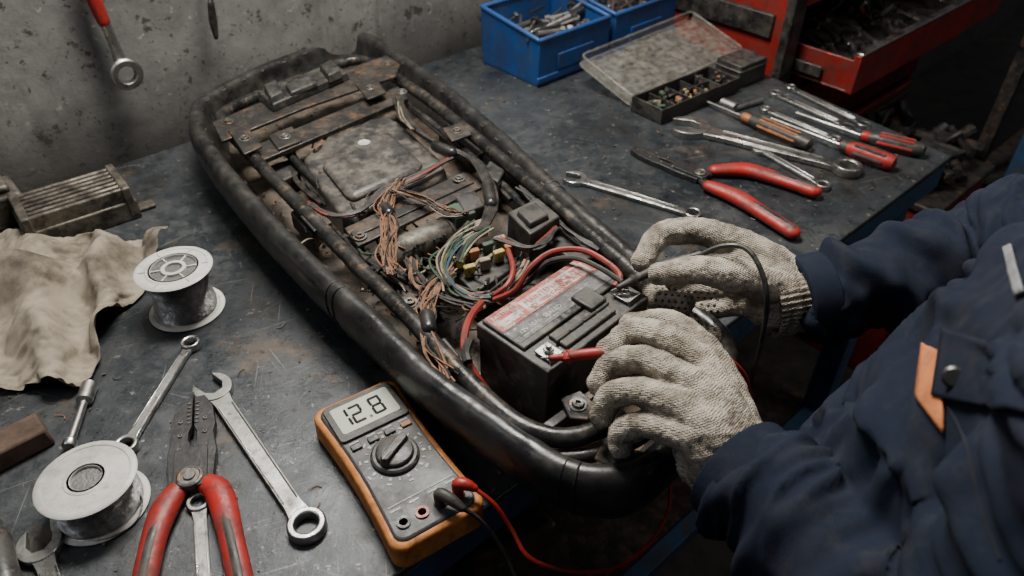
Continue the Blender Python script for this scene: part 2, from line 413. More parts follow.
if sum(nrm[i].dot(rim[i] - cen) for i in range(NR)) > 0: nrm = [-q for q in nrm]   # inward
# smooth side wall rolling over one rounded lip, then straight down to the pan
prof = [(.08, 0), (.052, .001), (.032, .006), (.018, .016), (.008, .03), (.002, .045), (-.001, .058), (-.0015, .069), (-.001, .078), (.001, .0855), (.0045, .0912), (.009, .0943), (.014, .095), (.019, .0935), (.0228, .0895), (.025, .084), (.0262, .077), (.0285, .069), (.033, .058), (.040, .046), (.05, .034)]
def sp_(i, j):
    ins, z = prof[j]
    rx, ry = rim[i].x, rim[i].y
    low = noise.noise(Vector((rx * 14, ry * 14, z * 9)))
    midn = noise.noise(Vector((rx * 45, ry * 45, z * 40 + 3)))
    s_ = i / NR * 3.0
    pleat = max(0, noise.noise(Vector((s_ * 30 + z * 24, 2.2, 0))) * 1.0 + noise.noise(Vector((s_ * 90 + z * 40, 7.7, 0))) * .5)
    am = .75 if 12 <= j <= 18 else (.3 if 9 <= j <= 11 else .1)
    pl = .0022 * low + .0008 * midn * (1 if j > 2 else 0) + .003 * pleat * am
    dz = (-.0015 * pleat + .0014 * low) if 10 <= j <= 15 else 0
    if j == 0: pl = 0
    return Vector((rx, ry, 0)) + nrm[i] * (ins + pl) + Vector((0, 0, TZ + z + dz + (.0005 if j == 0 else 0)))
vs = [sp_(i, j) for j in range(len(prof)) for i in range(NR)]; fs = []
for j in range(len(prof) - 1):
    for i in range(NR):
        k = (i + 1) % NR; fs.append((j * NR + i, j * NR + k, (j + 1) * NR + k, (j + 1) * NR + i))
fs.append(tuple(range(NR)))
s1 = MB(); s1.add(vs, fs); s1.obj('seat_cushion_cover', vinyl, seat, sharp=75)
s1 = MB()
for q_ in (P(330, 296, RZ), P(575, 482, RZ), P(560, 182, RZ)):
    i0 = min(range(NR), key=lambda i: (rim[i] - q_).length)
    for di in (0, 5):
        s1.sweep([sp_((i0 + di) % NR, j) - nrm[(i0 + di) % NR] * .0004 + Vector((0, 0, .0002)) for j in range(2, 14)], .0011 if di == 0 else .0006, 6, 0, False, 2)
s1.obj('panel_seams', vinyl, seat)
vs = [Vector((cen.x, cen.y, TZ + .034))]; fs = []
rings = 26
for r_ in range(1, rings + 1):
    for i in range(0, NR, 5):
        e = Vector((rim[i].x, rim[i].y, 0)) + nrm[i] * .048
        p = Vector((cen.x, cen.y, 0)).lerp(e, r_ / rings)
        p.z = TZ + .034 + .005 * noise.noise(p * 22) + .003 * noise.noise(p * 70)
        vs.append(p)
q = NR // 5
for i in range(q): fs.append((0, 1 + i, 1 + (i + 1) % q))
for r_ in range(rings - 1):
    for i in range(q): fs.append((1 + r_ * q + i, 1 + r_ * q + (i + 1) % q, 1 + (r_ + 1) * q + (i + 1) % q, 1 + (r_ + 1) * q + i))
s1 = MB(); s1.add(vs, fs); s1.obj('seat_pan', panm, seat, sharp=60)
s1 = MB()
for i in range(0, NR, 18):
    if random.random() < .75:
        p = rim[i]; tg = Vector((-nrm[i].y, nrm[i].x, 0))
        c = sp_(i, 14) + Vector((0, 0, .0006)) + nrm[i] * .0006
        s1.sweep([c - tg * .0045, c + tg * .0045 + nrm[i] * random.uniform(-.001, .001)], .0008, 5, 0, False, 1)
s1.obj('cover_staples', wornsteel, seat)
# steel frame
s1 = MB()
TR = .0095
s1.sweep(W([(226, 128), (262, 167), (310, 217), (360, 268), (410, 318), (455, 367), (498, 409), (530, 430), (565, 438), (598, 430), (622, 416)], .086), TR, 16)
s1.sweep(W([(374, 64), (420, 94), (470, 133), (520, 175), (570, 217), (615, 256), (650, 287), (688, 322), (700, 350), (690, 385), (662, 415)], .086), TR, 16)
s1.sweep(W([(226, 128), (222, 116), (245, 102), (300, 80), (350, 61), (374, 64)], .086), TR, 16)
s1.sweep(W([(275, 142), (325, 190), (372, 238)], .07), .006, 10)
s1.sweep(W([(395, 95), (440, 130), (495, 178), (540, 222)], .07), .006, 10)
s1.sweep(W([(560, 458), (600, 454), (640, 438), (662, 414)], .075), .007, 10)
s1.obj('frame_tubes', tubem, seat)
s1 = MB()
s1.pprism([(212, 122), (300, 86), (386, 55), (400, 64), (396, 76), (305, 107), (222, 141)], .094, .099)
s1.pprism([(248, 148), (398, 86), (408, 98), (258, 162)], .08, .088)
s1.pprism([(344, 228), (463, 172), (482, 187), (358, 246)], .082, .087)
s1.pprism([(350, 232), (470, 178), (474, 182), (354, 237)], .087, .0895)
s1.pprism([(228, 130), (246, 124), (262, 146), (244, 154)], .098, .102)
s1.pprism([(355, 84), (375, 76), (386, 92), (368, 99)], .098, .102)
s1.pprism([(268, 135), (292, 126), (302, 140), (278, 149)], .088, .092)
s1.pprism([(560, 398), (580, 390), (596, 404), (588, 420), (570, 418)], .09, .094)
s1.pprism([(600, 446), (640, 450), (664, 459), (652, 474), (615, 467), (594, 458)], .086, .09)
s1.pprism([(540, 425), (600, 382), (606, 388), (547, 432)], .06, .088)
s1.pprism([(300, 216), (318, 208), (332, 222), (314, 231)], .086, .09)
s1.pprism([(395, 300), (412, 292), (424, 305), (408, 314)], .086, .09)
s1.pprism([(442, 128), (462, 122), (472, 134), (452, 141)], .09, .094)
s1.obj('frame_brackets', darksteel, seat, .0012)
s1 = MB()
def bolt(mbb, u, v, z, r=.006, mi=0, h=.004):
    mbb.lathe([(r * 1.5, 0), (r * 1.5, h * .3), (r, h * .3), (r, h), (r * .4, h), (r * .38, h * .4)], Matrix.Translation(P(u, v, z)), 12, mi)
for u, v, z in ((245, 139, .102), (370, 88, .102), (285, 137, .092), (459, 179, .0895), (360, 237, .088), (228, 122, .099), (388, 64, .099), (578, 405, .094), (618, 457, .09), (646, 464, .09), (310, 88, .1), (402, 92, .088), (316, 219, .09), (410, 303, .09), (457, 131, .094)):
    bolt(s1, u, v, z)
s1.obj('bolts', wornsteel, seat, .0005)
s1 = MB()
s1.pprism([(256, 92), (334, 61), (349, 72), (272, 105)], .099, .112, 0, .96)
s1.pprism([(262, 84), (276, 78), (284, 92), (270, 98)], .108, .122, 0, .85)
s1.pprism([(318, 64), (332, 58), (342, 70), (328, 76)], .108, .122, 0, .85)
s1.pprism([(284, 84), (312, 73), (318, 82), (290, 93)], .11, .118, 0, .9)
s1.obj('latch_block', blackp, seat, .002)
s1 = MB()
s1.pprism([(300, 157), (312, 146), (370, 116), (388, 113), (402, 120), (446, 160), (450, 170), (440, 180), (352, 219), (340, 217), (330, 206), (303, 168)], .036, .08, 0, .94)
s1.pprism([(322, 156), (380, 127), (392, 130), (424, 160), (420, 168), (352, 198), (344, 194), (320, 164)], .08, .09, 0, .9)
s1.obj('moulded_cover', covm, seat, .008, 3)
s1 = MB(); s1.lathe([(.0001, 0), (.009, 0), (.009, .0012), (.0001, .0012)], Matrix.Translation(P(364, 143, .0902)), 20)
s1.obj('cover_sticker', whitep, seat)
# electrical parts
s1 = MB()
s1.sweep(W([(392, 256, .068), (474, 220, .068)]), .02, 20, 0, False, 1)
s1.sweep(W([(388, 258, .068), (400, 253, .068)]), .0215, 20, 0, False, 1)
s1.sweep(W([(446, 233, .068), (452, 230, .068)]), .0212, 20, 0, False, 1)
s1.obj('starter_solenoid', alum, seat, .001)
s1 = MB()
s1.pprism([(506, 212), (538, 196), (562, 216), (530, 236)], .045, .1, 0, .93)
s1.pprism([(516, 210), (536, 201), (550, 214), (530, 224)], .1, .108, 0, .9)
s1.pprism([(443, 262), (497, 234), (524, 262), (474, 294)], .045, .076, 0, .97)
s1.pprism([(395, 290), (425, 275), (440, 292), (412, 312)], .04, .07)
s1.pprism([(455, 196), (475, 190), (485, 205), (465, 212)], .08, .1)
s1.pprism([(490, 160), (505, 170), (498, 182), (482, 172)], .05, .085)
s1.pprism([(300, 205), (322, 226), (312, 236), (290, 212)], .05, .075)
s1.pprism([(455, 118), (490, 148), (470, 160), (438, 130)], .036, .06)
s1.pprism([(560, 225), (600, 255), (575, 262), (545, 240)], .04, .075)
s1.pprism([(270, 165), (292, 158), (300, 172), (280, 182)], .036, .062)
s1.pprism([(380, 270), (400, 262), (412, 280), (392, 290)], .036, .066, 0, .9)
s1.pprism([(425, 345), (445, 335), (462, 356), (444, 368)], .036, .06, 0, .9)
s1.obj('relay_and_fuse_boxes', blackp, seat, .002)
s1 = MB()
for i, (u, v, mi) in enumerate(((460, 268, 0), (470, 277, 0), (474, 261, 1), (485, 270, 3), (488, 254, 2), (499, 262, 0), (500, 248, 3), (510, 256, 1))):
    M = frame(P(u, v, .076), P(524, 262, 0) - P(497, 234, 0)) @ Matrix.Rotation(random.uniform(-.15, .15), 4, 'Z')
    s1.box(M, .006, .012, .014, mi, (0, 0, .008)); s1.box(M, .0075, .014, .005, mi, (0, 0, .0145))
s1.pprism([(448, 205), (468, 200), (476, 212), (456, 219)], .085, .098, 2)
s1.pprism([(470, 222), (482, 218), (488, 228), (476, 232)], .08, .092, 3)
s1.obj('blade_fuses', [wylw, worg, wgrn, wwht], seat, .0012)
# wiring
wm = [copper, wred, wblk, wgrn, wblu, wwht, chrome]
s1 = MB()
def bundle(path, n, r, cols, spread, z=None, taper=True):
    pts = W(path, z)
    for k in range(n):
        off = [Vector((random.gauss(0, 1), random.gauss(0, 1), abs(random.gauss(0, .6)))) * spread * (1 if 0 < i < len(pts) - 1 else (.6 if not taper else .9)) for i in range(len(pts))]
        s1.sweep([p + o for p, o in zip(pts, off)], r * random.uniform(.8, 1.2), 6, random.choice(cols), False, 5)
bundle([(402, 184), (386, 203), (391, 228), (383, 252), (394, 274)], 28, .001, [0, 0, 0, 5, 2, 2], .006, .093)
bundle([(394, 192), (422, 201), (446, 212), (466, 214)], 14, .0009, [0, 0, 5, 2, 2], .0048, .098)
bundle([(452, 272), (434, 292), (427, 318), (436, 346), (450, 378)], 22, .0011, [0, 0, 0, 2, 2, 2, 5], .006, .088)
bundle([(476, 232), (450, 250), (444, 275), (462, 296), (492, 298)], 9, .0015, [3, 2, 2, 5, 0, 3], .0045, .088)
s1.sweep(W([(474, 236), (454, 252), (447, 275), (464, 293), (490, 296)], .093), .0017, 6, 4)
bundle([(470, 225), (455, 238), (440, 262), (448, 288)], 8, .0012, [3, 2, 2, 5, 0], .0045, .092)
bundle([(490, 228), (470, 240), (458, 262)], 7, .0014, [3, 5, 2, 2], .004, .094)
bundle([(478, 300), (500, 292), (518, 276), (528, 262)], 8, .0015, [2, 2, 1, 5], .004, .088)
bundle([(450, 160), (418, 176), (385, 192), (360, 213), (330, 217), (312, 205)], 8, .0019, [2, 2, 2, 2, 1], .0032, .09)
bundle([(398, 100), (408, 122), (436, 146), (470, 160), (488, 186), (491, 212), (478, 234)], 7, .003, [2, 2, 2, 2], .0035, .092)
bundle([(398, 104), (402, 118), (412, 130)], 7, .0011, [0, 2, 5, 2], .003, .098)
bundle([(500, 240), (528, 250), (545, 242), (556, 230)], 6, .002, [2, 2, 1], .004, .09)
bundle([(430, 300), (420, 325), (440, 358), (470, 392), (505, 415)], 6, .0026, [2, 2], .004, .075)
bundle([(410, 262), (418, 285), (446, 300), (478, 306)], 10, .0018, [2, 2, 0, 2], .006, .082)
bundle([(345, 240), (370, 262), (400, 280), (425, 300)], 7, .002, [2, 2, 2], .005, .07)
bundle([(520, 190), (548, 212), (575, 238), (600, 250)], 6, .0022, [2, 2, 2], .004, .085)
bundle([(290, 150), (300, 180), (325, 205)], 5, .0022, [2, 2], .004, .06)
bundle([(410, 110), (445, 135), (480, 165), (515, 200)], 4, .0028, [2, 2], .003, .066)
bundle([(440, 380), (462, 398), (500, 420), (545, 436)], 4, .003, [2], .003, .06)
s1.sweep(W([(494, 300, .09), (515, 290, .105), (530, 268, .125), (552, 252, .135), (582, 250, .138), (606, 262, .14), (620, 276, .138), (614, 287, .136)]), .0034, 8, 1)
s1.sweep(W([(494, 295, .09), (508, 284, .1), (513, 268, .1), (508, 250, .09)]), .0032, 8, 1)
s1.sweep(W([(484, 300, .085), (470, 318, .1), (464, 342, .098), (470, 366, .09), (488, 392, .07)]), .0042, 8, 1)
s1.sweep(W([(470, 340, .105), (466, 352, .1), (468, 362, .097)]), .005, 8, 2)
s1.sweep(W([(500, 300, .09), (530, 280, .11), (548, 262, .13), (575, 258, .14), (600, 268, .143), (622, 282, .14)]), .003, 8, 2)
for k in range(80):
    if k < 40: u = random.uniform(290, 540); v = 185 + (u - 300) * .6 + random.uniform(-45, 50)
    else: u = random.gauss(455, 32); v = 262 + (u - 455) * .3 + random.gauss(0, 20)
    a = random.uniform(0, 6.3); pts = []
    for i in range(5):
        pts.append((u, v, random.uniform(.055, .088))); a += random.uniform(-1.1, 1.1); u += 10 * math.cos(a); v += 8 * math.sin(a)
    s1.sweep(W(pts), random.choice((.001, .0014, .002)), 6, random.choice((2, 2, 2, 2, 2, 0, 0, 5, 3)))
s1.obj('wiring_harness', wm, seat)
s1 = MB()
for a, c in (((488, 186), (491, 204)), ((436, 146), (452, 153)), ((385, 208), (389, 214)), ((427, 316), (429, 328))):
    s1.sweep(W([a, c], .094), .0085, 10, 0, False, 3, True)
s1.obj('harness_tape', vinyl, seat)
s1 = MB()
for k in range(420):
    u = random.uniform(250, 560); v = 120 + (u - 250) * .85 + random.uniform(-70, 80)
    p = P(u, v, .037); r0 = random.uniform(.0008, .0032)
    dmin = min((Vector((p.x, p.y, 0)) - Vector((rim[i].x, rim[i].y, 0))).length for i in range(0, NR, 12))
    if dmin < .055: continue
    s1.box(Matrix.Translation(p) @ Matrix.Rotation(random.uniform(0, 3), 4, Vector((random.random(), random.random(), .3)).normalized()), r0 * 1.5, r0, r0, random.choice((0, 0, 1)))
s1.obj('dirt_crumbs', [panm, wornsteel], seat)
# ---------------------------------------------------------------- battery
bat = empty('lead_acid_battery')
BZ = .128
bo = P(478, 322, BZ); bx = P(578, 257, BZ) - bo; by = P(545, 372, BZ) - bo
BL, BW, BH = bx.length, by.length, .088
Mb = frame(bo, bx)
s1 = MB()
s1.box(Mb, BL, BW, BH - .018, 0, (BL / 2, -BW / 2, -BH + (BH - .018) / 2))
s1.box(Mb, BL + .003, BW + .003, .02, 0, (BL / 2, -BW / 2, -.012))
s1.box(Mb, BL - .006, BW * .62, .004, 0, (BL / 2, -BW * .33, .0))
s1.box(Mb, BL * .5, BW * .26, .004, 0, (BL * .47, -BW * .8, .0))
for k in range(4): s1.box(Mb, .02, .004, .003, 0, (BL * .27 + k * .02, -BW * .8, .003))
s1.box(Mb, BL * .16, BW * .3, .008, 0, (BL * .66, -BW * .62, .003))
s1.obj('battery_case', batm, bat, .002)
s1 = MB(); s1.box(Mb, BL * .93, BW * .29, .0006, 0, (BL / 2, -BW * .18, .0022)); s1.obj('warning_label', labelr, bat)
s1 = MB(); s1.box(Mb, BL * .64, BW * .2, .0006, 0, (BL * .62, -BW * .2, .0025)); s1.box(Mb, BL * .2, BW * .1, .0006, 0, (BL * .16, -BW * .23, .0025)); s1.obj('label_white_panel', labelw, bat)
s1 = MB(); s1.box(Mb, BL * .93, BW * .2, .0006, 0, (BL / 2, -BW * .46, .0022)); s1.obj('spec_label', labelg, bat)
def text(body, x, y, z, size, mat, nm, par, M):
    cu = bpy.data.curves.new(nm, 'FONT'); cu.body = body; cu.size = size; cu.extrude = .0001
    o = bpy.data.objects.new(nm, cu); bpy.context.scene.collection.objects.link(o); cu.materials.append(mat); o.parent = par
    o.matrix_world = M @ Matrix.Translation((x, y, z)); return o
text('MAINTENANCE FREE', BL * .33, -BW * .2, .0030, .0095, labelr, 'label_text', bat, Mb)
text('12V  10Ah  CAUTION: ACID', BL * .33, -BW * .275, .0030, .0065, labelr, 'label_text_small', bat, Mb)
text('BATTERY', BL * .06, -BW * .13, .0027, .007, labelw, 'type_text', bat, Mb)
text('12V 10Ah  SEALED', BL * .1, -BW * .48, .0026, .0075, marking, 'spec_text', bat, Mb)
text('KEEP UPRIGHT   CHARGE 14.4V', BL * .1, -BW * .53, .0026, .0035, marking, 'caution_text', bat, Mb)
s1 = MB()
for fx in (.11, .89):
    s1.box(Mb, .018, .02, .002, 0, (BL * fx, -BW * .84, .001)); s1.box(Mb, .018, .002, .016, 0, (BL * fx, -BW * .95, -.004))
    s1.lathe([(.0055, 0), (.0055, .003), (.0045, .004), (.003, .004), (.003, .008), (.0005, .008)], Mb @ Matrix.Translation((BL * fx, -BW * .84, .002)), 6)
s1.obj('terminals', chrome, bat, .0004)
# ---------------------------------------------------------------- multimeter
mm = empty('digital_multimeter')
MZ = .034
top, bot = P(351, 391, MZ), P(444, 527, MZ)
my = (top - bot); ML = my.length; mc = (top + bot) / 2; MWd = .0965
Mm = frame(Vector((mc.x, mc.y, TZ)), my)   # x = up the meter, y = left
def bodypoly(L, Wd, r, waist):
    o = list(rrect(L, Wd, r, 7)); res = []
    m = len(o)
    for i in range(m):
        res.append(o[i]); a, c = o[i], o[(i + 1) % m]
        if abs(a[0] - c[0]) > L * .3:
            s_ = 1 if a[1] > 0 else -1
            for f in (.1, .2, .35, .5, .65, .8, .9):
                x = a[0] + (c[0] - a[0]) * f; k = math.sin(math.pi * f)
                res.append((x, a[1] - s_ * waist * k))
    return res
s1 = MB(); s1.prism(bodypoly(ML, MWd, .014, .004), .0005, MZ - .003, Mm, 0, .985); s1.obj('holster', orange, mm, .004, 3)
s1 = MB(); s1.prism(bodypoly(ML - .013, MWd - .013, .011, .004), MZ - .006, MZ, Mm, 0, .985)
s1.obj('face', meterface, mm, .002)
fx = lambda f: (ML * (.5 - f))
s1 = MB()
s1.prism([(x + fx(.185), y) for x, y in rrect(.052, MWd * .78, .005)], MZ, MZ + .003, Mm, 1)
s1.prism([(x + fx(.18), y) for x, y in rrect(.038, MWd * .66, .003)], MZ + .0028, MZ + .0036, Mm, 0)
s1.obj('display', [lcd, blackp], mm, .0006)
s1 = MB()
SEG = {'1': 'bc', '2': 'abged', '8': 'abcdefg'}
def digit(ch, cx, cy, h, w):
    g = {'a': (h / 2, w / 2, h / 2, -w / 2), 'g': (0, w / 2, 0, -w / 2), 'd': (-h / 2, w / 2, -h / 2, -w / 2),
         'f': (.002, w / 2, h / 2, w / 2), 'e': (-.002, w / 2, -h / 2, w / 2), 'b': (.002, -w / 2, h / 2, -w / 2), 'c': (-.002, -w / 2, -h / 2, -w / 2)}
    for c in SEG[ch]:
        x0, y0, x1, y1 = g[c]; s1.sweep([Mm @ Vector((cx + x0, cy + y0, MZ + .0037)), Mm @ Vector((cx + x1, cy + y1, MZ + .0037))], .0014, 6, 0, False, 1, False)
digit('1', fx(.18), .023, .022, .009); digit('2', fx(.18), .009, .022, .0105); digit('8', fx(.18), -.013, .022, .0105)
s1.box(Mm, .003, .003, .0006, 0, (fx(.18) - .011, -.002, MZ + .0037))
s1.obj('display_digits', lcdink, mm)
s1 = MB()
dx, dy = fx(.52), 0
s1.lathe([(.024, 0), (.024, .003), (.0215, .005), (.019, .005)], Mm @ Matrix.Translation((dx, dy, MZ)), 36, 0)
s1.lathe([(.019, .005), (.018, .009), (.012, .0105), (.0002, .0105)], Mm @ Matrix.Translation((dx, dy, MZ)), 36, 0)
s1.prism(rrect(.010, .040, .004), .006, .0155, Mm @ Matrix.Translation((dx, dy, MZ)) @ Matrix.Rotation(.5, 4, 'Z'), 0, .9)
s1.obj('selector_dial', blackp, mm, .001)
s1 = MB()
s1.box(Mm @ Matrix.Translation((dx, dy, MZ)) @ Matrix.Rotation(.5, 4, 'Z'), .0012, .012, .0004, 0, (0, .012, .0157))
for k in range(20):
    a = 2 * math.pi * k / 20
    Mk = Mm @ Matrix.Translation((dx, dy, MZ + .0003)) @ Matrix.Rotation(a, 4, 'Z')
    s1.box(Mk, .0035, .0012 if k % 2 else .0028, .0005, 0, (.028, 0, 0))
    if k % 2 == 0: s1.box(Mk, .002, .005, .0005, 0, (.034, 0, 0))
for k in range(4): s1.box(Mm, .002, .010, .0005, 0, (fx(.335), .027 - k * .018, MZ + .0003))
for k in range(4): s1.box(Mm, .0022, .01, .0005, 0, (fx(.80), .028 - k * .019, MZ + .0003))
s1.box(Mm, .0012, MWd * .7, .0005, 0, (fx(.775), 0, MZ + .0003))
s1.obj('face_print', marking, mm)
s1 = MB()
for k in range(4): s1.box(Mm, .007, .011, .003, 0 if k < 3 else 1, (fx(.37), .027 - k * .018, MZ + .001))
s1.obj('buttons', [toolsteel, worg], mm, .0008)
s1 = MB()
jks = [(fx(.88), .028), (fx(.88), .009), (fx(.88), -.010), (fx(.88), -.029)]
for i, (x, y) in enumerate(jks):
    s1.lathe([(.0065, 0), (.0065, .002), (.004, .002), (.0035, -.002), (.0002, -.002)], Mm @ Matrix.Translation((x, y, MZ)), 18, i % 2)
s1.obj('input_jacks', [blackp, redp], mm)
leads = empty('test_lead_set')
def plug(x, y, mat, px, nm, r=.0055):
    s2 = MB(); a = Mm @ Vector((x, y, MZ + .002))
    s2.sweep([a, a + Vector((.000, 0, .012)), W(px[:1])[0].lerp(a + Vector((0, 0, .016)), .5), W(px[:1])[0]], [r, r, r * 1.05, r * .7], 12, 0, False, 5, True)
    s2.sweep(W(px), .0021, 8, 0, False, 8)
    s2.obj(nm, mat, leads)
plug(*jks[2], blackp, [(462, 508, .042), (480, 520, .02), (500, 545, -.01), (520, 590, -.05), (540, 660, -.1)], 'black_plug_and_lead')
plug(*jks[3], redp, [(474, 488, .045), (495, 505, .03), (512, 530, .006), (530, 558, -.01), (570, 571, -.03), (615, 568, -.05), (648, 545, -.07), (668, 512, -.09), (672, 480, -.12), (690, 450, -.15)], 'red_plug_and_lead')
s1 = MB()
s1.sweep(W([(541, 358, .134), (553, 358, .137)]), [.0008, .0014], 8, 2, False, 1)
s1.sweep(W([(551, 358, .137), (566, 357, .139), (569, 357, .139), (572, 356, .14), (600, 353, .144), (640, 352, .146)]), [.003, .0045, .0075, .0052, .0056, .005], 12, 0, False, 4, True)
s1.sweep(W([(640, 352, .146), (675, 346, .14), (710, 348, .13), (735, 364, .11), (748, 385, .08), (752, 430, .0), (745, 480, -.1), (735, 530, -.3)]), .0024, 8, 0, False, 8)
s1.obj('red_probe', [redp, blackp, chrome], leads)
s1 = MB()
s1.sweep(W([(611, 291, .134), (620, 287, .139)]), [.0008, .0014], 8, 2, False, 1)
s1.sweep(W([(619, 287, .139), (630, 282, .142), (634, 280, .143), (638, 278, .144), (665, 265, .15), (700, 255, .165)]), [.003, .0045, .007, .0048, .005, .0045], 12, 0, False, 4, True)
s1.sweep(W([(700, 255, .165), (722, 246, .18), (745, 248, .185), (760, 268, .175), (767, 300, .15), (762, 340, .1), (752, 380, .05), (748, 430, -.02), (760, 480, -.15)]), .0026, 8, 0, False, 8)
s1.obj('black_probe', [blackp, blackp, chrome], leads)

# ---------------------------------------------------------------- hand tools
def wrench(name, A, B, R, R2=None, h=.007, kinds=('open', 'ring'), mat=chrome, ang=15, sw=.42):
    R2 = R2 or R * .8
    M = frame(A, B - A); L = (B - A).length; s_ = MB()
    def head(kind, x0, r, flip):
        Mh = M @ Matrix.Translation((x0, 0, 0)) @ Matrix.Rotation(math.pi if not flip else 0, 4, 'Z')
        if kind == 'ring':
            s_.lathe([(r * .6, 0), (r * .97, 0), (r, h * .3), (r, h * .9), (r * .93, h * 1.25), (r * .68, h * 1.25), (r * .6, h * 1.1)], Mh, 24, 0, True)
        else:
            Mh = Mh @ Matrix.Rotation(math.radians(ang), 4, 'Z')
            w = r * .52; a0 = math.asin(w / r); poly = []
            for k in range(25):
                a = a0 + (2 * math.pi - 2 * a0) * k / 24
                rr = r * (1 + .12 * max(0, math.cos(a)))
                poly.append((rr * math.cos(a), rr * math.sin(a) * .97))
            poly += [(-r * .05, -w), (-r * .42, -w * .45), (-r * .42, w * .45), (-r * .05, w)]
            s_.prism(poly, 0, h, Mh)
    head(kinds[0], 0, R, False); head(kinds[1], L, R2, True)
    w1, w2 = R * sw, R2 * sw * 1.05
    x0, x1 = R * (.62 if kinds[0] == 'open' else .8), L - R2 * (.62 if kinds[1] == 'open' else .8)
    s_.prism([(x0, -w1 * 1.25), (x0 + R * .8, -w1), (x1 - R2 * .8, -w2), (x1, -w2 * 1.2), (x1, w2 * 1.2), (x1 - R2 * .8, w2), (x0 + R * .8, w1), (x0, w1 * 1.25)], h * .12, h * .85, M)
    for sy in (-1, 1):
        s_.prism([(x0 + R, sy * w1 * .75 - .0008), (x1 - R2, sy * w2 * .75 - .0008), (x1 - R2, sy * w2 * .75 + .0008), (x0 + R, sy * w1 * .75 + .0008)], h * .8, h * 1.0, M)
    return s_.obj(name, mat, None, .0009)
Z0 = .0006
wrench('box_end_wrench', P(192, 347, Z0), P(128, 449, Z0), .0115, .0125, .008, ('ring', 'ring'), sw=.4)
wrench('combination_wrench', P(215, 392, Z0), P(308, 529, Z0), .021, .0185, .009, sw=.46)
wrench('combination_wrench', P(575, 181, Z0), P(692, 217, Z0), .019, .014, .008, sw=.4)
wrench('combination_wrench', P(690, 131, Z0), P(846, 172, Z0), .034, .023, .012, ang=20, sw=.42)
wrench('combination_wrench', P(200, 504, Z0), P(206, 604, Z0), .012, .012, .005, ('ring', 'open'), sw=.5)
wrench('open_end_wrench', P(42, 548, Z0), P(75, 650, Z0), .02, .017, .008, ('open', 'open'), ang=-15)
wrench('combination_wrench', P(760, 152, Z0), P(822, 188, Z0), .013, .012, .007)
wrench('combination_wrench', P(845, 128, Z0), P(775, 96, Z0), .013, .012, .007)
wrench('combination_wrench', P(862, 126, Z0), P(790, 90, Z0), .012, .011, .007)
wrench('box_end_wrench', P(835, 142, Z0), P(765, 112, Z0), .010, .010, .007, ('ring', 'ring'))

def pliers(name, piv, tip, h1, h2, grip=(redp, redp), headw=.022, steel=toolsteel, hr=.0085):
    o = empty(name); s_ = MB()
    d = tip - piv; L = d.length; M = frame(piv, d); w = headw
    for sgn in (1, -1):
        poly = [(-w * .5, sgn * -.0), (-w * .2, sgn * w * .7), (L * .3, sgn * w * .82), (L * .5, sgn * w * .7), (L * .62, sgn * w * .78), (L * .85, sgn * w * .66), (L, sgn * w * .38), (L, sgn * .0008), (L * .62, sgn * .0012), (L * .55, sgn * w * .14), (L * .45, sgn * w * .14), (L * .38, sgn * .0012), (0, sgn * .0008)]
        s_.prism(poly, .0, .0085, M)
        for k in range(4): s_.lathe([(.0026, 0), (.0026, .0014), (.0012, .0014), (.0011, .0004)], M @ Matrix.Translation((L * (.18 + .17 * k), sgn * w * .42, .0085)), 10, 1)
        for k in range(6): s_.box(M, .002, .004, .0012, 1, (L * (.66 + .05 * k), sgn * .004, .009))
    s_.prism(rrect(L * .45, w * 1.1, .004), .0085, .0115, M @ Matrix.Translation((L * .12, 0, 0)))
    s_.lathe([(w * .45, .0), (w * .45, .013), (w * .36, .0145), (w * .34, .0135), (w * .2, .0135), (w * .2, .0155), (.0002, .0155)], M, 20, 1)
    s_.sweep([piv + Vector((0, 0, .005)), piv.lerp(h1[0], .5) + Vector((0, 0, .005)), h1[0] + Vector((0, 0, .006))], [.008, .007, .006], 8, 0, False, 4, False, .7)
    s_.sweep([piv + Vector((0, 0, .005)), piv.lerp(h2[0], .5) + Vector((0, 0, .005)), h2[0] + Vector((0, 0, .006))], [.008, .007, .006], 8, 0, False, 4, False, .7)
    s_.obj('jaws', [steel, wornsteel], o, .0008)
    for nm, h, g in (('grip_a', h1, grip[0]), ('grip_b', h2, grip[1])):
        s2 = MB(); n_ = len(h); up = Vector((0, 0, hr * .8 + .001))
        rr = [hr * (.85 if i == 0 else (1.15 if i == 1 else 1.0)) for i in range(n_)]
        s2.sweep([p + up for p in h], rr, 14, 0, False, 6, True, .75)
        s2.sweep([p + up + Vector((0, 0, hr * .45)) for p in h[1:]], hr * .5, 10, 1, False, 6, True, .7)
        s2.obj(nm, [g, blackp], o)
    return o
pliers('crimping_pliers', P(193, 484, .006), P(196, 402, .006), W([(184, 492), (168, 515), (156, 550), (146, 600)], 0), W([(206, 488), (222, 500), (234, 545), (246, 600)], 0), headw=.029, hr=.0115)
pliers('wire_stripping_pliers', P(699, 179, .001), P(633, 152, .001), W([(714, 176), (745, 176), (780, 186), (812, 197)], 0), W([(708, 192), (735, 203), (762, 220), (790, 238)], 0), headw=.022, hr=.0125)
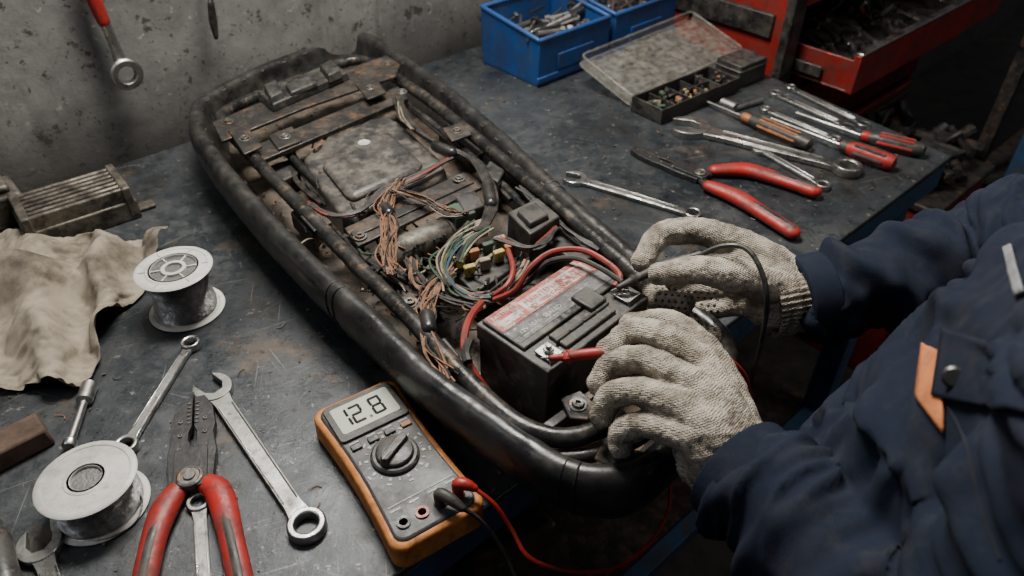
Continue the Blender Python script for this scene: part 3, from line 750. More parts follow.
def screwdriver(name, tip, hs, he, grip, r=.012, zr=None, band=None):
    o = empty(name); z = Vector((0, 0, r)); s_ = MB()
    s_.sweep([tip + z * .8, hs + z], [.0025, .003], 10, 0, False, 1); s_.obj('shaft', chrome, o)
    d = he - hs; L = d.length; s_ = MB()
    M = axisz(hs + z, d)
    s_.lathe([(r * .5, 0), (r * .62, .004), (r * .6, L * .12), (r * .9, L * .22), (r, L * .4), (r * .95, L * .6), (r, L * .85), (r * .8, L * .97), (r * .3, L)], M, 16, 0)
    if band:
        for k in range(6):
            a = k * math.pi / 3; off = Vector((math.cos(a) * r * .88, math.sin(a) * r * .88, 0))
            s_.sweep([M @ (off + Vector((0, 0, L * .3))), M @ (off + Vector((0, 0, L * .8)))], r * .24, 8, 1, False, 1, True)
        s_.lathe([(r * .66, L * .02), (r * .72, L * .06), (r * .66, L * .14)], M, 16, 1)
    s_.obj('handle', [grip, band or grip], o)
    return o
screwdriver('screwdriver', P(705, 106, 0), P(740, 122, 0), P(810, 152, 0), blackp, .012, band=worg)
screwdriver('screwdriver', P(770, 124, 0), P(838, 152, 0), P(893, 172, 0), redp, .0135, band=blackp)
screwdriver('screwdriver', P(795, 118, 0), P(858, 142, 0), P(923, 158, 0), blackp, .013, band=redp)
screwdriver('screwdriver', P(0, 470, 0), P(-2, 530, 0), P(14, 600, 0), blackp, .013)
s1 = MB(); a, c = P(69, 446, .008), P(90, 384, .008); M = axisz(a, c - a); L = (c - a).length
s1.lathe([(.0055, -.002), (.007, 0), (.007, .006), (.0045, .009), (.0042, L * .68), (.0085, L * .71), (.0088, L * .98), (.007, L), (.0055, L), (.005, L * .9), (.0002, L * .9)], M, 18)
s1.obj('socket_extension', chrome)
s1 = MB()
s1.sweep(W([(735, 108, .006), (762, 100, .006)]), [.006, .006], 14, 0, False, 1); s1.sweep(W([(722, 102, .008), (736, 108, .008)]), [.009, .009], 14, 0, False, 1)
s1.obj('socket_adapter', chrome, None, .0008)
def spool(name, base, r, H, hub, wr, spokes=True):
    o = empty(name); M = Matrix.Translation(base + Vector((0, 0, .0006))); s_ = MB()
    t = .003
    for z in (0, H - t):
        s_.lathe([(hub, z), (r - .002, z), (r, z + t * .5), (r - .002, z + t), (r * .86, z + t), (r * .85, z + t * .7), (hub + .006, z + t * .7), (hub + .005, z + t), (hub, z + t)], M, 48, 0, True)
    s_.lathe([(hub, 0), (hub + .003, 0), (hub + .003, H), (hub, H)], M, 32, 0, True)
    if spokes:
        s_.lathe([(hub * .38, H - .02), (hub * .55, H - .02), (hub * .55, H), (hub * .38, H)], M, 24, 0, True)
        for k in range(6):
            s_.box(M @ Matrix.Rotation(k * math.pi / 3 + .3, 4, 'Z'), hub * .55, .002, .018, 0, (hub * .76, 0, H - .01))
        for k in range(6):
            s_.box(M @ Matrix.Rotation(k * math.pi / 3 + .3, 4, 'Z'), r - hub - .01, .0015, .0012, 0, ((r + hub) / 2, 0, H - .0002))
    s_.obj('reel', whitep, o, .0004)
    s_ = MB(); prof_ = []; n_ = int((H - 2 * t) / .0016)
    for k in range(n_ * 4 + 1):
        z = t + (H - 2 * t) * k / (n_ * 4); prof_.append((wr + .0007 * math.sin(k * math.pi / 2) + .0015 * math.sin(z * 150), z))
    s_.lathe([(hub + .003, t)] + prof_ + [(hub + .003, H - t)], M, 48); s_.obj('wound_solder', solder, o)
    return o
spool('solder_spool', P(188, 309, 0), .046, .066, .027, .035)
spool('solder_spool', P(102, 506, 0), .045, .044, .014, .037, False)
s1 = MB(); s1.sweep(W([(130, 488, .02), (142, 500, .008), (136, 520, .003), (118, 534, .003), (96, 541, .003), (70, 540, .003)]), .0009, 6, 0, False, 8)
s1.obj('loose_solder_wire', solder)
s1 = MB(); M = frame(P(18, 452, 0), P(45, 432, 0) - P(0, 455, 0)); s1.box(M, .09, .035, .024, 0, (-.012, 0, .0128), .95)
s1.obj('wood_offcut', wood, None, .003)
# finned rectifier block
s1 = MB(); M = frame(P(82, 222, .0), P(145, 205, 0) - P(30, 243, 0))
s1.box(M, .15, .085, .03, 0, (0, 0, .0155))
for k in range(7): s1.box(M, .14, .0075, .028, 0, (0, -.036 + k * .012, .038), .96)
s1.box(M, .012, .088, .048, 0, (-.066, 0, .03)); s1.box(M, .012, .088, .048, 0, (.066, 0, .03)); s1.box(M, .03, .02, .006, 0, (.085, -.02, .004))
s1.obj('finned_rectifier', alum, None, .0025)
s1 = MB(); s1.box(frame(P(20, 232, 0), T), .09, .07, .05, 0, (-.02, .05, .0255)); s1.box(frame(P(20, 232, 0), T), .07, .05, .012, 0, (-.02, .05, .056)); s1.box(frame(P(20, 232, 0), T), .02, .08, .01, 0, (-.05, .05, .05))
s1.obj('scrap_metal_box', alum, None, .005)
# shavings and grit on the bench
s1 = MB()
for k in range(520):
    t = random.uniform(-.75, 1.25); n = random.uniform(NF + .01, NW - .02); p = TN(t, n, .0006)
    r0 = random.choice((.0006, .0009, .0013, .002))
    s1.box(Matrix.Translation(p + Vector((0, 0, r0 * .5))) @ Matrix.Rotation(random.uniform(0, 3), 4, 'Z'), r0 * random.uniform(1, 3), r0, r0, random.choice((0, 1, 1, 2)))
for k in range(26):
    t = random.uniform(-.6, 1.2); n = random.uniform(NF + .02, NW - .1); p = TN(t, n, .0012); a = random.uniform(0, 6)
    s1.sweep([p, p + Vector((math.cos(a), math.sin(a), 0)) * .006, p + Vector((math.cos(a + .6), math.sin(a + .6), .1)) * .013], .0006, 5, random.choice((0, 2)), False, 4)
s1.obj('metal_shavings', [wornsteel, panm, copper], bench)
# ---------------------------------------------------------------- hanging tools on the wall
def wallpt(u, v, off=.015):
    d = ray(u, v); t = (NW - off) / (d.dot(N)); return CAM + d * t
s1 = MB()
hw = empty('hanging_ring_wrench')
s1.sweep([wallpt(80, -40), wallpt(90, -10), wallpt(103, 20)], [.013, .014, .012], 14, 0, False, 6, True, .7); s1.obj('grip', redp, hw)
s1 = MB(); s1.sweep([wallpt(103, 18), wallpt(113, 42), wallpt(120, 60)], [.011, .0105, .013], 10, 0, False, 5, False, .6)
M = axisz(wallpt(125, 73, .02), -N)
s1.lathe([(.013, 0), (.022, 0), (.0245, .004), (.0245, .009), (.022, .012), (.014, .012), (.013, .01)], M, 28, 0, True)
s1.obj('ring_head', chrome, hw, .0008)
s1 = MB(); s1.sweep([wallpt(206, -30), wallpt(212, 8)], [.004, .004], 8, 0, False, 2); s1.sweep([wallpt(211, 4), wallpt(213, 20), wallpt(216, 36)], [.008, .01, .006], 10, 0, False, 5, True, .6)
s1.obj('hanging_pick_tool', blackp)
s1 = MB()
for u, v in ((92, -30), (206, -25)):
    s1.sweep([wallpt(u, v, .0), wallpt(u, v, .04)], .003, 8, 0, False, 1)
s1.obj('wall_pegs', darksteel)

# ---------------------------------------------------------------- blue parts bins
def bin_(name, c, dirx, L, Wd, H):
    o = empty(name); M = frame(c, dirx); s_ = MB(); th = .004
    def wall(p0, p1, h0, h1):
        d = (Vector(p1) - Vector(p0)); ln = d.length; Mw = M @ frame(Vector((p0[0], p0[1], 0)), d)
        s_.add([Mw @ Vector(q) for q in ((0, 0, 0), (ln, 0, 0), (ln, 0, h1), (0, 0, h0), (0, th, 0), (ln, th, 0), (ln, th, h1), (0, th, h0))],
               [(0, 1, 2, 3), (5, 4, 7, 6), (0, 4, 5, 1), (3, 2, 6, 7), (1, 5, 6, 2), (0, 3, 7, 4)])
        rm = [Mw @ Vector((0, th / 2, h0)), Mw @ Vector((ln, th / 2, h1))]
        s_.sweep(rm, .005, 8, 0, False, 1)
    x0, x1, y0, y1 = -L / 2, L / 2, -Wd / 2, Wd / 2
    s_.box(M, L, Wd, .005, 0, (0, 0, .003))
    wall((x0, y0, 0), (x1, y0, 0), H * .8, H * .8); wall((x1, y0, 0), (x1, y1, 0), H * .8, H); wall((x1, y1, 0), (x0, y1, 0), H, H); wall((x0, y1, 0), (x0, y0, 0), H, H * .8)
    s_.box(M, L * .5, .004, H * .28, 0, (0, y0 - .002, H * .35)); s_.box(M, L + .006, .006, .012, 0, (0, y0, H * .12))
    s_.obj('bin_shell', bluebin, o, .0015)
    s_ = MB()
    for k in range(46):
        p = M @ Vector((random.uniform(x0 + .03, x1 - .03), random.uniform(y0 + .03, y1 - .03), random.uniform(H * .5, H * .8)))
        a = random.gauss(.8, .5); dd = Vector((math.cos(a), math.sin(a), random.uniform(-.15, .3))) * random.uniform(.015, .05)
        s_.sweep([p - dd, p + dd], random.choice((.003, .005, .003)), 8, random.choice((0, 0, 1)), False, 1)
        if random.random() < .5: s_.sweep([p + dd * .8, p + dd * 1.15], .008, 6, random.choice((0, 1)), False, 1)
    s_.box(M, L - .02, Wd - .02, H * .5, 1, (0, 0, H * .26))
    s_.obj('bin_hardware', [chrome, toolsteel], o)
bin_('parts_bin', P(574, 74, 0) + N * .085, T, .20, .17, .115)
bin_('parts_bin', P(574, 74, 0) + N * .085 + T * .215, T, .20, .17, .115)
# ---------------------------------------------------------------- organiser case with lid
oc = empty('fuse_organiser_case')
s1 = MB()
M = frame(P(632, 109, 0), P(740, 57, 0) - P(632, 109, 0)); Lc = (P(740, 57, 0) - P(632, 109, 0)).length
Ml = M @ Matrix.Rotation(math.radians(17), 4, 'X')
s1.prism([(x + Lc / 2, y + .075) for x, y in rrect(Lc, .15, .014)], .001, .0025, Ml)
for sx, sy, lx, ly in ((Lc / 2, .003, Lc - .02, .003), (Lc / 2, .147, Lc - .02, .003), (.003, .075, .003, .13), (Lc - .003, .075, .003, .13)):
    s1.box(Ml, lx, ly, .02, 0, (sx, sy, .012))
s1.sweep([Ml @ Vector((x + Lc / 2, y + .075, .022)) for x, y in rrect(Lc - .004, .146, .012)], .0022, 6, 0, True, 1)
for k in (1, 2): s1.box(Ml, .0015, .13, .004, 0, (Lc * k / 3, .075, .0045))
s1.box(Ml, Lc * .3, .012, .004, 0, (Lc / 2, -.004, .014))
s1.obj('clear_lid', [clearp], oc, .0008)
s1 = MB(); s1.box(M, Lc * .25, .006, .037, 0, (Lc / 2, .134, .019)); s1.obj('lid_hinge_prop', blackp, oc)
s1 = MB(); M2 = frame(P(662, 126, 0), P(738, 93, 0) - P(662, 126, 0)); L2 = (P(738, 93, 0) - P(662, 126, 0)).length
s1.tray(M2, L2, .075, .03, .003, 0, (L2 / 2, .04))
for k in range(4): s1.box(M2, .002, .07, .024, 0, (L2 * (k + 1) / 5, .04, .013))
s1.box(M2, L2, .002, .024, 0, (L2 / 2, .04, .013))
for k in range(40):
    x = random.uniform(.01, L2 - .01); y = random.uniform(.01, .07)
    Mk = M2 @ Matrix.Translation((x, y, random.uniform(.01, .026))) @ Matrix.Rotation(random.uniform(0, 3), 4, 'Z') @ Matrix.Rotation(random.uniform(-.6, .6), 4, 'X')
    s1.box(Mk, random.uniform(.006, .016), .006, .009, random.choice((0, 0, 1, 2, 3, 4, 5, 0)))
s1.obj('parts_tray', [blackp, wwht, wgrn, worg, wylw, wornsteel], oc, .0008)
s1 = MB(); Mq = frame(P(738, 91, .0), P(779, 74, 0) - P(738, 91, 0)); s1.box(Mq, .085, .062, .045, 0, (.045, .035, .0232), .96); s1.box(Mq, .087, .064, .004, 0, (.045, .035, .034))
s1.obj('black_storage_box', blackp, None, .003)

# ---------------------------------------------------------------- red tool cabinet
cab = empty('red_tool_cabinet')
t0, t1, n0, n1 = 1.50, 2.35, .80, 1.22
Mc = frame(TN(t0, n0, 0), T); CL = t1 - t0; CD = n1 - n0
s1 = MB()
zb = -.80
for x in (.01, CL - .01): s1.box(Mc, .02, CD, .80 - .02 + .30, 0, (x, CD / 2, zb + (.78 + .30) / 2))
s1.box(Mc, CL, .015, 1.08, 0, (CL / 2, CD - .01, zb + .54)); s1.box(Mc, CL, CD, .015, 0, (CL / 2, CD / 2, zb + .01)); s1.box(Mc, CL, CD, .015, 0, (CL / 2, CD / 2, .285))
s1.box(Mc, CL, CD, .01, 0, (CL / 2, CD / 2, -.085))
for k, (z, h) in enumerate(((-.19, .2), (-.41, .2), (-.63, .2), (.17, .2))):
    s1.box(Mc, CL - .05, .02, h - .01, 0, (CL / 2, -.002, z)); 
s1.obj('cabinet_body', redpaint, cab, .003)
s1 = MB()
for z in (-.12, -.34, -.56, .24): s1.box(Mc, CL - .08, .012, .014, 0, (CL / 2, -.018, z))
s1.box(Mc, .05, .02, .38, 1, (.018, -.012, .1)); s1.box(Mc, .05, .02, .7, 1, (.018, -.012, -.45))
s1.box(Mc, .012, CD * .8, .05, 1, (-.004, CD * .45, .04))
s1.obj('drawer_handles_and_trim', [darksteel, blackp], cab, .002)
s1 = MB(); Md = frame(TN(t0 + .06, n0 - .16, -.075), T); DL = CL - .08
s1.box(Md, DL, .50, .004, 0, (DL / 2, .25, .004)); s1.box(Md, DL, .016, .085, 0, (DL / 2, .008, .042))
for x in (.004, DL - .004): s1.box(Md, .006, .5, .07, 0, (x, .25, .037))
s1.box(Md, DL, .018, .006, 1, (DL / 2, .006, .087))
for x in (-.008, DL + .008): s1.box(Md, .008, .45, .025, 2, (x, .3, .03))
s1.obj('open_drawer', [redpaint, chrome, blackp], cab, .002)
s1 = MB()
for k in range(44):
    x = random.uniform(.08, DL - .14); y = random.uniform(.06, .3)
    a = random.gauss(.9, .3); ln = random.uniform(.05, .10); p = Md @ Vector((x, y, random.uniform(.03, .06)))
    q = Md.to_3x3() @ Vector((math.cos(a), math.sin(a), random.uniform(-.06, .1))) * ln
    s1.sweep([p - q * .5, p + q * .5], random.choice((.004, .006, .005)), 8, random.choice((0, 0, 0, 1)), False, 1)
    s1.lathe([(.006, -.004), (.011, -.004), (.011, .004), (.006, .004)], Matrix.Translation(p + q * .55), 14, 0, True)
    if k % 9 == 0: s1.sweep([p - q * .5, p - q * .9], [.009, .01], 10, random.choice((1, 2)), False, 1, True)
s1.box(Md, DL - .02, .44, .012, 1, (DL / 2, .25, .012))
s1.obj('drawer_tools', [chrome, blackp, redp], cab)

# ---------------------------------------------------------------- background clutter to the right
s1 = MB(); sh_ = empty('metal_shelf_rack')
Ms = frame(TN(2.05, .12, -TZ), T)
for x in (0, 1.0):
    for y in (0, .35): s1.box(Ms, .03, .03, .85, 0, (x, y, .425))
for z in (.12, .45, .8): s1.box(Ms, 1.03, .38, .015, 0, (.5, .175, z))
s1.obj('rack_frame', darksteel, sh_, .002)
s1 = MB()
for z in (.13, .46, .81):
    x = .02
    while x < .9:
        w = random.uniform(.05, .14); h = random.uniform(.04, .15); dd = random.uniform(.1, .25)
        s1.box(Ms @ Matrix.Translation((x + w / 2, random.uniform(.13, .2), z + h / 2 - .002)) @ Matrix.Rotation(random.uniform(-.3, .3), 4, 'Z'), w, dd, h, random.choice((0, 1, 2, 0, 3, 0))); x += w + .015
for k in range(40):
    p = Ms @ Vector((random.uniform(.03, .97), random.uniform(.02, .33), random.choice((.14, .47, .96)) + random.uniform(0, .05))); a = random.uniform(0, 3)
    q = Vector((math.cos(a), math.sin(a), random.uniform(-.2, .2))) * random.uniform(.04, .12)
    s1.sweep([p - q, p, p + q], random.choice((.006, .01, .016)), 8, random.choice((0, 1, 4)), False, 3)
s1.obj('stored_boxes', [blackp, alum, bluepaint, wood, darksteel], sh_, .006)
chest = empty('steel_drawer_chest')
s1 = MB(); Mj = frame(TN(1.66, .42, -TZ), T)
s1.box(Mj, .3, .3, .52, 0, (.16, .15, .26)); s1.box(Mj, .32, .32, .02, 1, (.16, .15, .53))
for z in (.09, .25, .41): s1.box(Mj, .26, .012, .13, 0, (.16, -.004, z)); s1.box(Mj, .12, .02, .012, 1, (.16, -.016, z + .03))
s1.obj('chest_body', [redpaint, darksteel], chest, .004)
s1 = MB()
for k in range(60):
    p = Mj @ Vector((random.uniform(.05, .28), random.uniform(.03, .27), .548 + random.uniform(.006, .06)))
    a = random.uniform(0, 3.14); q = Vector((math.cos(a), math.sin(a), random.uniform(-.05, .2))) * random.uniform(.02, .06)
    s1.sweep([p - q, p, p + q + Vector((0, 0, random.uniform(-.01, .02)))], random.choice((.006, .01, .014)), 8, random.choice((0, 1, 2, 2, 0)), False, 4)
s1.obj('scrap_parts', [toolsteel, darksteel, wblk], chest)
s1 = MB()
for k in range(14):
    t = random.uniform(-.1, 1.1); n = random.uniform(.5, .9); h = random.uniform(.08, .22)
    s1.box(frame(TN(t, n, -.612 + h / 2), T) @ Matrix.Rotation(random.uniform(-.4, .4), 4, 'Z'), random.uniform(.08, .16), random.uniform(.08, .16), h, random.choice((0, 1, 2)))
s1.obj('stored_crates', [blackp, alum, wood], bench, .006)
s1 = MB()
c = TN(1.32, .12, -TZ + .02)
s1.sweep([c + Vector((.11 * math.cos(a * .7), .11 * math.sin(a * .7), .004 * a)) for a in range(22)], .009, 8, 0, False, 4)
s1.obj('coiled_hose', wblk)
s1 = MB()
for k in range(40):
    p = TN(random.uniform(1.0, 2.0), random.uniform(-.2, .3), -TZ + random.uniform(.008, .03)); a = random.uniform(0, 3.1); q = Vector((math.cos(a), math.sin(a), 0)) * random.uniform(.02, .1)
    s1.sweep([p - q, p + q * .2 + Vector((0, 0, .01)), p + q], random.choice((.005, .008, .016)), 8, random.choice((0, 1, 2)), False, 3)
s1.obj('floor_scrap', [darksteel, alum, wood])

# ---------------------------------------------------------------- worker
wk = empty('worker')
def ring_loft(mbb, rings, seg=40):
    vs = []; fs = []
    for (t, n, z, a, bb) in rings:
        c = TN(t, n, z)
        for k in range(seg):
            an = 2 * math.pi * k / seg
            ca, sa = math.cos(an), math.sin(an); e = .8
            vs.append(c + T * a * math.copysign(abs(ca) ** e, ca) + N * bb * math.copysign(abs(sa) ** e, sa))
    m = len(rings)
    for i in range(m - 1):
        for k in range(seg):
            k2 = (k + 1) % seg; fs.append((i * seg + k, i * seg + k2, (i + 1) * seg + k2, (i + 1) * seg + k))
    fs.append(tuple(range(seg))[::-1]); fs.append(tuple((m - 1) * seg + k for k in range(seg)))
    mbb.add(vs, fs)
s1 = MB()
ring_loft(s1, [(.56, -.01, -.26, .165, .12), (.56, .01, -.16, .178, .128), (.56, .025, -.05, .182, .13), (.56, .02, .06, .188, .132), (.56, -.005, .16, .195, .13), (.56, -.03, .26, .2, .125), (.56, -.045, .35, .19, .11), (.56, -.05, .41, .14, .085), (.56, -.045, .45, .085, .07), (.56, -.04, .48, .075, .065)])
HD = (6, 9)   # lower hand shift
w1 = P(800, 298, .112); e1 = P(990, 262, .14); sh1 = TN(.73, -.05, .36)
s1.sweep([w1, w1.lerp(e1, .3), w1.lerp(e1, .65), e1, e1.lerp(sh1, .35), e1.lerp(sh1, .7), sh1], [.040, .045, .055, .062, .066, .073, .082], 28, 0, False, 6, False)
w2 = P(739, 470, .118); e2 = P(965, 690, .13); sh2 = TN(.39, -.05, .36)
s1.sweep([w2, w2.lerp(e2, .3), w2.lerp(e2, .65), e2, e2.lerp(sh2, .35), e2.lerp(sh2, .7), sh2], [.043, .049, .057, .062, .066, .073, .082], 28, 0, False, 6, False)
jk = s1.obj('jacket', jacket, wk, sharp=80)
rm = jk.modifiers.new('remesh', 'REMESH'); rm.mode = 'VOXEL'; rm.voxel_size = .0040; rm.use_smooth_shade = True
smo = jk.modifiers.new('smooth', 'SMOOTH'); smo.factor = .6; smo.iterations = 14
def disp(o, size, strength, depth=2, mid=.5):
    tx = bpy.data.textures.new('fold', 'CLOUDS'); tx.noise_scale = size; tx.noise_depth = depth
    d = o.modifiers.new('folds', 'DISPLACE'); d.texture = tx; d.strength = strength; d.mid_level = mid; d.texture_coords = 'LOCAL'
    return d
dg = bpy.context.evaluated_depsgraph_get(); dg.update()
ev = jk.evaluated_get(dg); me = bpy.data.meshes.new_from_object(ev)
jk.modifiers.clear(); jk.data = me
me.materials.clear(); me.materials.append(jacket)
bv0 = BVHTree.FromPolygons([v.co for v in me.vertices], [tuple(p.vertices) for p in me.polygons])
calm = []
for u, v in ((932, 365), (932, 392), (931, 418), (1014, 262), (1018, 290), (963, 381)):
    h_ = bv0.ray_cast(CAM, ray(u, v).normalized())
    if h_[0] is not None: calm.append(h_[0].copy())
def seg_dist(p, a, c):
    d = c - a; t = max(0, min(1, (p - a).dot(d) / d.length_squared)); return t, (p - (a + d * t)).length
nn = [v.normal.copy() for v in me.vertices]
def rz(x):
    x = max(0, 1 - abs(x) * 2.2); return x * x * (3 - 2 * x)
for v, nv in zip(me.vertices, nn):
    p = v.co; dsp = 0
    best = None
    for (a, c) in ((w1, e1), (e1, sh1), (w2, e2), (e2, sh2)):
        t, d = seg_dist(p, a, c)
        if best is None or d < best[0]: best = (d, t, a, c)
    d, t, a, c = best
    ax = (c - a).normalized()
    wv = Vector((noise.noise(p * 8), noise.noise(p * 8 + Vector((5, 5, 5))), noise.noise(p * 8 + Vector((1, 8, 3))))) * .035
    q = p + wv
    if d < .1:
        s_ = q.dot(ax) + .35 * (q.z - a.z)
        dsp += .013 * rz(noise.noise(Vector((s_ * 19, q.x * 6, q.y * 6 + q.z * 6))))
        dsp += .007 * rz(noise.noise(Vector((s_ * 42 + 4, q.x * 14, q.y * 14 + q.z * 14))))
        dsp += .0009 * noise.noise(p * 70)
    else:
        dsp += .015 * rz(noise.noise(Vector((q.dot(T) * 8, q.dot(N) * 8, q.z * 13 + q.dot(T) * 9))))
        dsp += .008 * rz(noise.noise(Vector((q.dot(T) * 20, q.dot(N) * 20, q.z * 30 - q.dot(T) * 14)))) + .001 * noise.noise(p * 55)
    for cc in calm:
        dd = (p - cc).length
        if dd < .05: dsp = .004 + (dsp - .004) * max(0, (dd - .02) / .03) if dd > .02 else .004
    v.co = p + nv * (dsp - .004)
me.polygons.foreach_set('use_smooth', [True] * len(me.polygons)); me.update()
def torus_band(mbb, c, ax, r, w, th, mi=0, seg=40, rib=0):
    M = axisz(c, ax); prof_ = [(r, -w / 2), (r + th, -w / 2 + th * .5), (r + th, w / 2 - th * .5), (r, w / 2), (r - th, w / 2), (r - th, -w / 2)]
    mbb.lathe(prof_, M, seg, mi, True)
s1 = MB()
torus_band(s1, w1 + (e1 - w1).normalized() * .012, e1 - w1, .042, .032, .0035); torus_band(s1, w2 + (e2 - w2).normalized() * .014, e2 - w2, .0455, .034, .0035)
s1.obj('sleeve_cuffs', jacket, wk, .001)
bvh = BVHTree.FromPolygons([v.co for v in me.vertices], [tuple(p.vertices) for p in me.polygons])
def onsurf(u, v, bv=bvh, off=.0015):
    r_ = bv.ray_cast(CAM, ray(u, v).normalized())
    if r_[0] is None: return None
    nn_ = r_[1] if r_[1].dot(ray(u, v)) < 0 else -r_[1]
    return r_[0] + nn_ * off
def patch(name, quad, mat, nu=10, nv=10, off=.0025):
    s_ = MB(); vs = []
    (a, b2, c, d) = [Vector((q_[0], q_[1])) for q_ in quad]
    for i in range(nu + 1):
        for j in range(nv + 1):
            q_ = a.lerp(b2, i / nu).lerp(d.lerp(c, i / nu), j / nv); p = onsurf(q_.x, q_.y, off=off)
            if p is None: return
            vs.append(p)
    fs = [(i * (nv + 1) + j, (i + 1) * (nv + 1) + j, (i + 1) * (nv + 1) + j + 1, i * (nv + 1) + j + 1) for i in range(nu) for j in range(nv)]
    s_.add(vs, fs); o = s_.obj(name, mat, wk, sharp=80)
    so = o.modifiers.new('thick', 'SOLIDIFY'); so.thickness = .002; so.offset = 0
patch('orange_chest_tab', [(925, 345), (945, 354), (947, 434), (919, 398)], fade_or, 6, 14)
patch('pocket_flap', [(948, 330), (1060, 360), (1060, 425), (938, 398)], jacket, 24, 14, .004)
def seam(name, pts):
    l_ = [onsurf(*p, off=.0003) for p in catmull([Vector(p) for p in pts], 8)]; l_ = [x for x in l_ if x is not None]
    if len(l_) > 2:
        s_ = MB(); s_.sweep(l_, .001, 6, 0, False, 1); s_.obj(name, navyd, wk)
seam('pocket_seam', [(946, 402), (965, 440), (975, 480), (985, 520), (1000, 560)])
p = onsurf(963, 381, off=.006)
if p:
    s1 = MB(); s1.lathe([(.0068, -.002), (.0068, .0005), (.005, .002), (.0001, .002)], axisz(p, (CAM - p)), 20); s1.obj('snap_button', toolsteel, wk)
patch('reflective_sleeve_tape', [(1006, 250), (1014, 246), (1028, 294), (1019, 298)], refl, 5, 10)
# gloves
def glove(name, fingers, meta, extra):
    s_ = MB()
    for pts, rs in fingers: s_.sweep(W(pts), rs, 18, 0, False, 7, True)
    for pts, rs in meta: s_.sweep(W(pts), rs, 20, 0, False, 5, True)
    for pts, rs in extra: s_.sweep(pts, rs, 24, 0, False, 5, True)
    o = s_.obj(name, glovem, wk, sharp=80)
    r_ = o.modifiers.new('remesh', 'REMESH'); r_.mode = 'VOXEL'; r_.voxel_size = .0014; r_.use_smooth_shade = True
    m_ = o.modifiers.new('smooth', 'SMOOTH'); m_.factor = .5; m_.iterations = 5
    disp(o, .014, .0035, 2); disp(o, .005, .0010, 1)
    return o
g1f = [
 ([(745, 244, .15), (697, 231, .156), (660, 236, .15), (642, 262, .138)], [.016, .015, .0142, .012]),
 ([(782, 288, .128), (742, 279, .150), (702, 270, .156), (658, 274, .146)], [.018, .017, .015, .012]),
 ([(742, 262, .135), (692, 265, .122), (655, 283, .112), (662, 300, .112), (684, 303, .118)], [.015, .0135, .013, .0125, .0115]),
 ([(742, 285, .118), (695, 288, .10), (660, 304, .090), (666, 320, .092), (690, 322, .100)], [.0155, .0135, .0125, .012, .011]),
 ([(752, 302, .105), (712, 308, .088), (684, 322, .078), (692, 336, .082), (712, 336, .092)], [.014, .0125, .0118, .0112, .0105])]
g1m = [([(800, 292, .115), (770, 262, .14), (745, 246, .148)], [.026, .021, .0165]), ([(800, 294, .115), (770, 275, .132), (742, 262, .137)], [.027, .022, .017]),
       ([(800, 298, .112), (772, 290, .122), (742, 284, .122)], [.027, .022, .017]), ([(800, 302, .11), (775, 305, .112), (750, 302, .108)], [.026, .021, .016]),
       ([(800, 298, .115), (782, 290, .126), (760, 284, .14)], [.027, .022, .018])]
d1 = (e1 - w1).normalized()
glove('glove_right', g1f, g1m, [([w1 - d1 * .03, w1 - d1 * .005, w1 + d1 * .03], [.029, .031, .033])])
d2 = (e2 - w2).normalized()
def shf(chains):
    return [([(u + HD[0], v + HD[1], z) for u, v, z in pts], rs) for pts, rs in chains]
g2f = shf([
 ([(694, 352, .163), (658, 327, .167), (626, 323, .157), (602, 340, .144)], [.0138, .013, .012, .0108]),
 ([(684, 374, .166), (642, 352, .166), (610, 354, .151), (592, 374, .134)], [.014, .013, .012, .011]),
 ([(678, 400, .162), (636, 383, .158), (606, 387, .141), (596, 408, .122)], [.014, .0128, .0118, .0108]),
 ([(682, 428, .150), (644, 416, .142), (618, 421, .126), (614, 438, .110)], [.0132, .012, .0112, .0102]),
 ([(722, 385, .130), (700, 344, .136), (664, 315, .134), (624, 316, .130)], [.018, .016, .0145, .012])])
g2m = shf([([(730, 452, .12), (715, 400, .146), (696, 354, .161)], [.028, .022, .0148]), ([(730, 455, .12), (708, 410, .148), (686, 375, .164)], [.028, .023, .015]),
       ([(730, 458, .12), (704, 425, .148), (680, 400, .160)], [.028, .023, .015]), ([(726, 462, .118), (702, 442, .138), (684, 428, .149)], [.027, .021, .0142]),
       ([(732, 450, .115), (728, 415, .122), (718, 380, .130)], [.027, .023, .018])])
glove('glove_left', g2f, g2m, [([w2 - d2 * .035, w2 - d2 * .01, w2 + d2 * .03], [.033, .034, .036])])
def ribcuff(name, c, ax, r, w):
    M = axisz(c, ax); vs = []; fs = []; seg = 144; rows = 8
    for j in range(rows + 1):
        z = -w / 2 + w * j / rows
        for k in range(seg):
            a = 2 * math.pi * k / seg; rr = r + .0011 * (1 if k % 4 < 2 else -1) + .0012 * math.sin(j * 2.2) + .0025 * math.sin(3 * a + 1)
            vs.append(M @ Vector((rr * math.cos(a), rr * math.sin(a), z)))
    for j in range(rows):
        for k in range(seg):
            k2 = (k + 1) % seg; fs.append((j * seg + k, j * seg + k2, (j + 1) * seg + k2, (j + 1) * seg + k))
    s_ = MB(); s_.add(vs, fs); s_.obj(name, glovem, wk, sharp=80)
ribcuff('glove_right_wristband', w1 - d1 * .014, d1, .0345, .04)
ribcuff('glove_left_wristband', w2 - d2 * .014, d2, .0385, .042)
bpy.context.view_layer.update(); dg = bpy.context.evaluated_depsgraph_get()
g = bpy.data.objects['glove_right']; ev = g.evaluated_get(dg); mg = ev.to_mesh()
gb = BVHTree.FromPolygons([v.co.copy() for v in mg.vertices], [tuple(p.vertices) for p in mg.polygons])
s1 = MB()
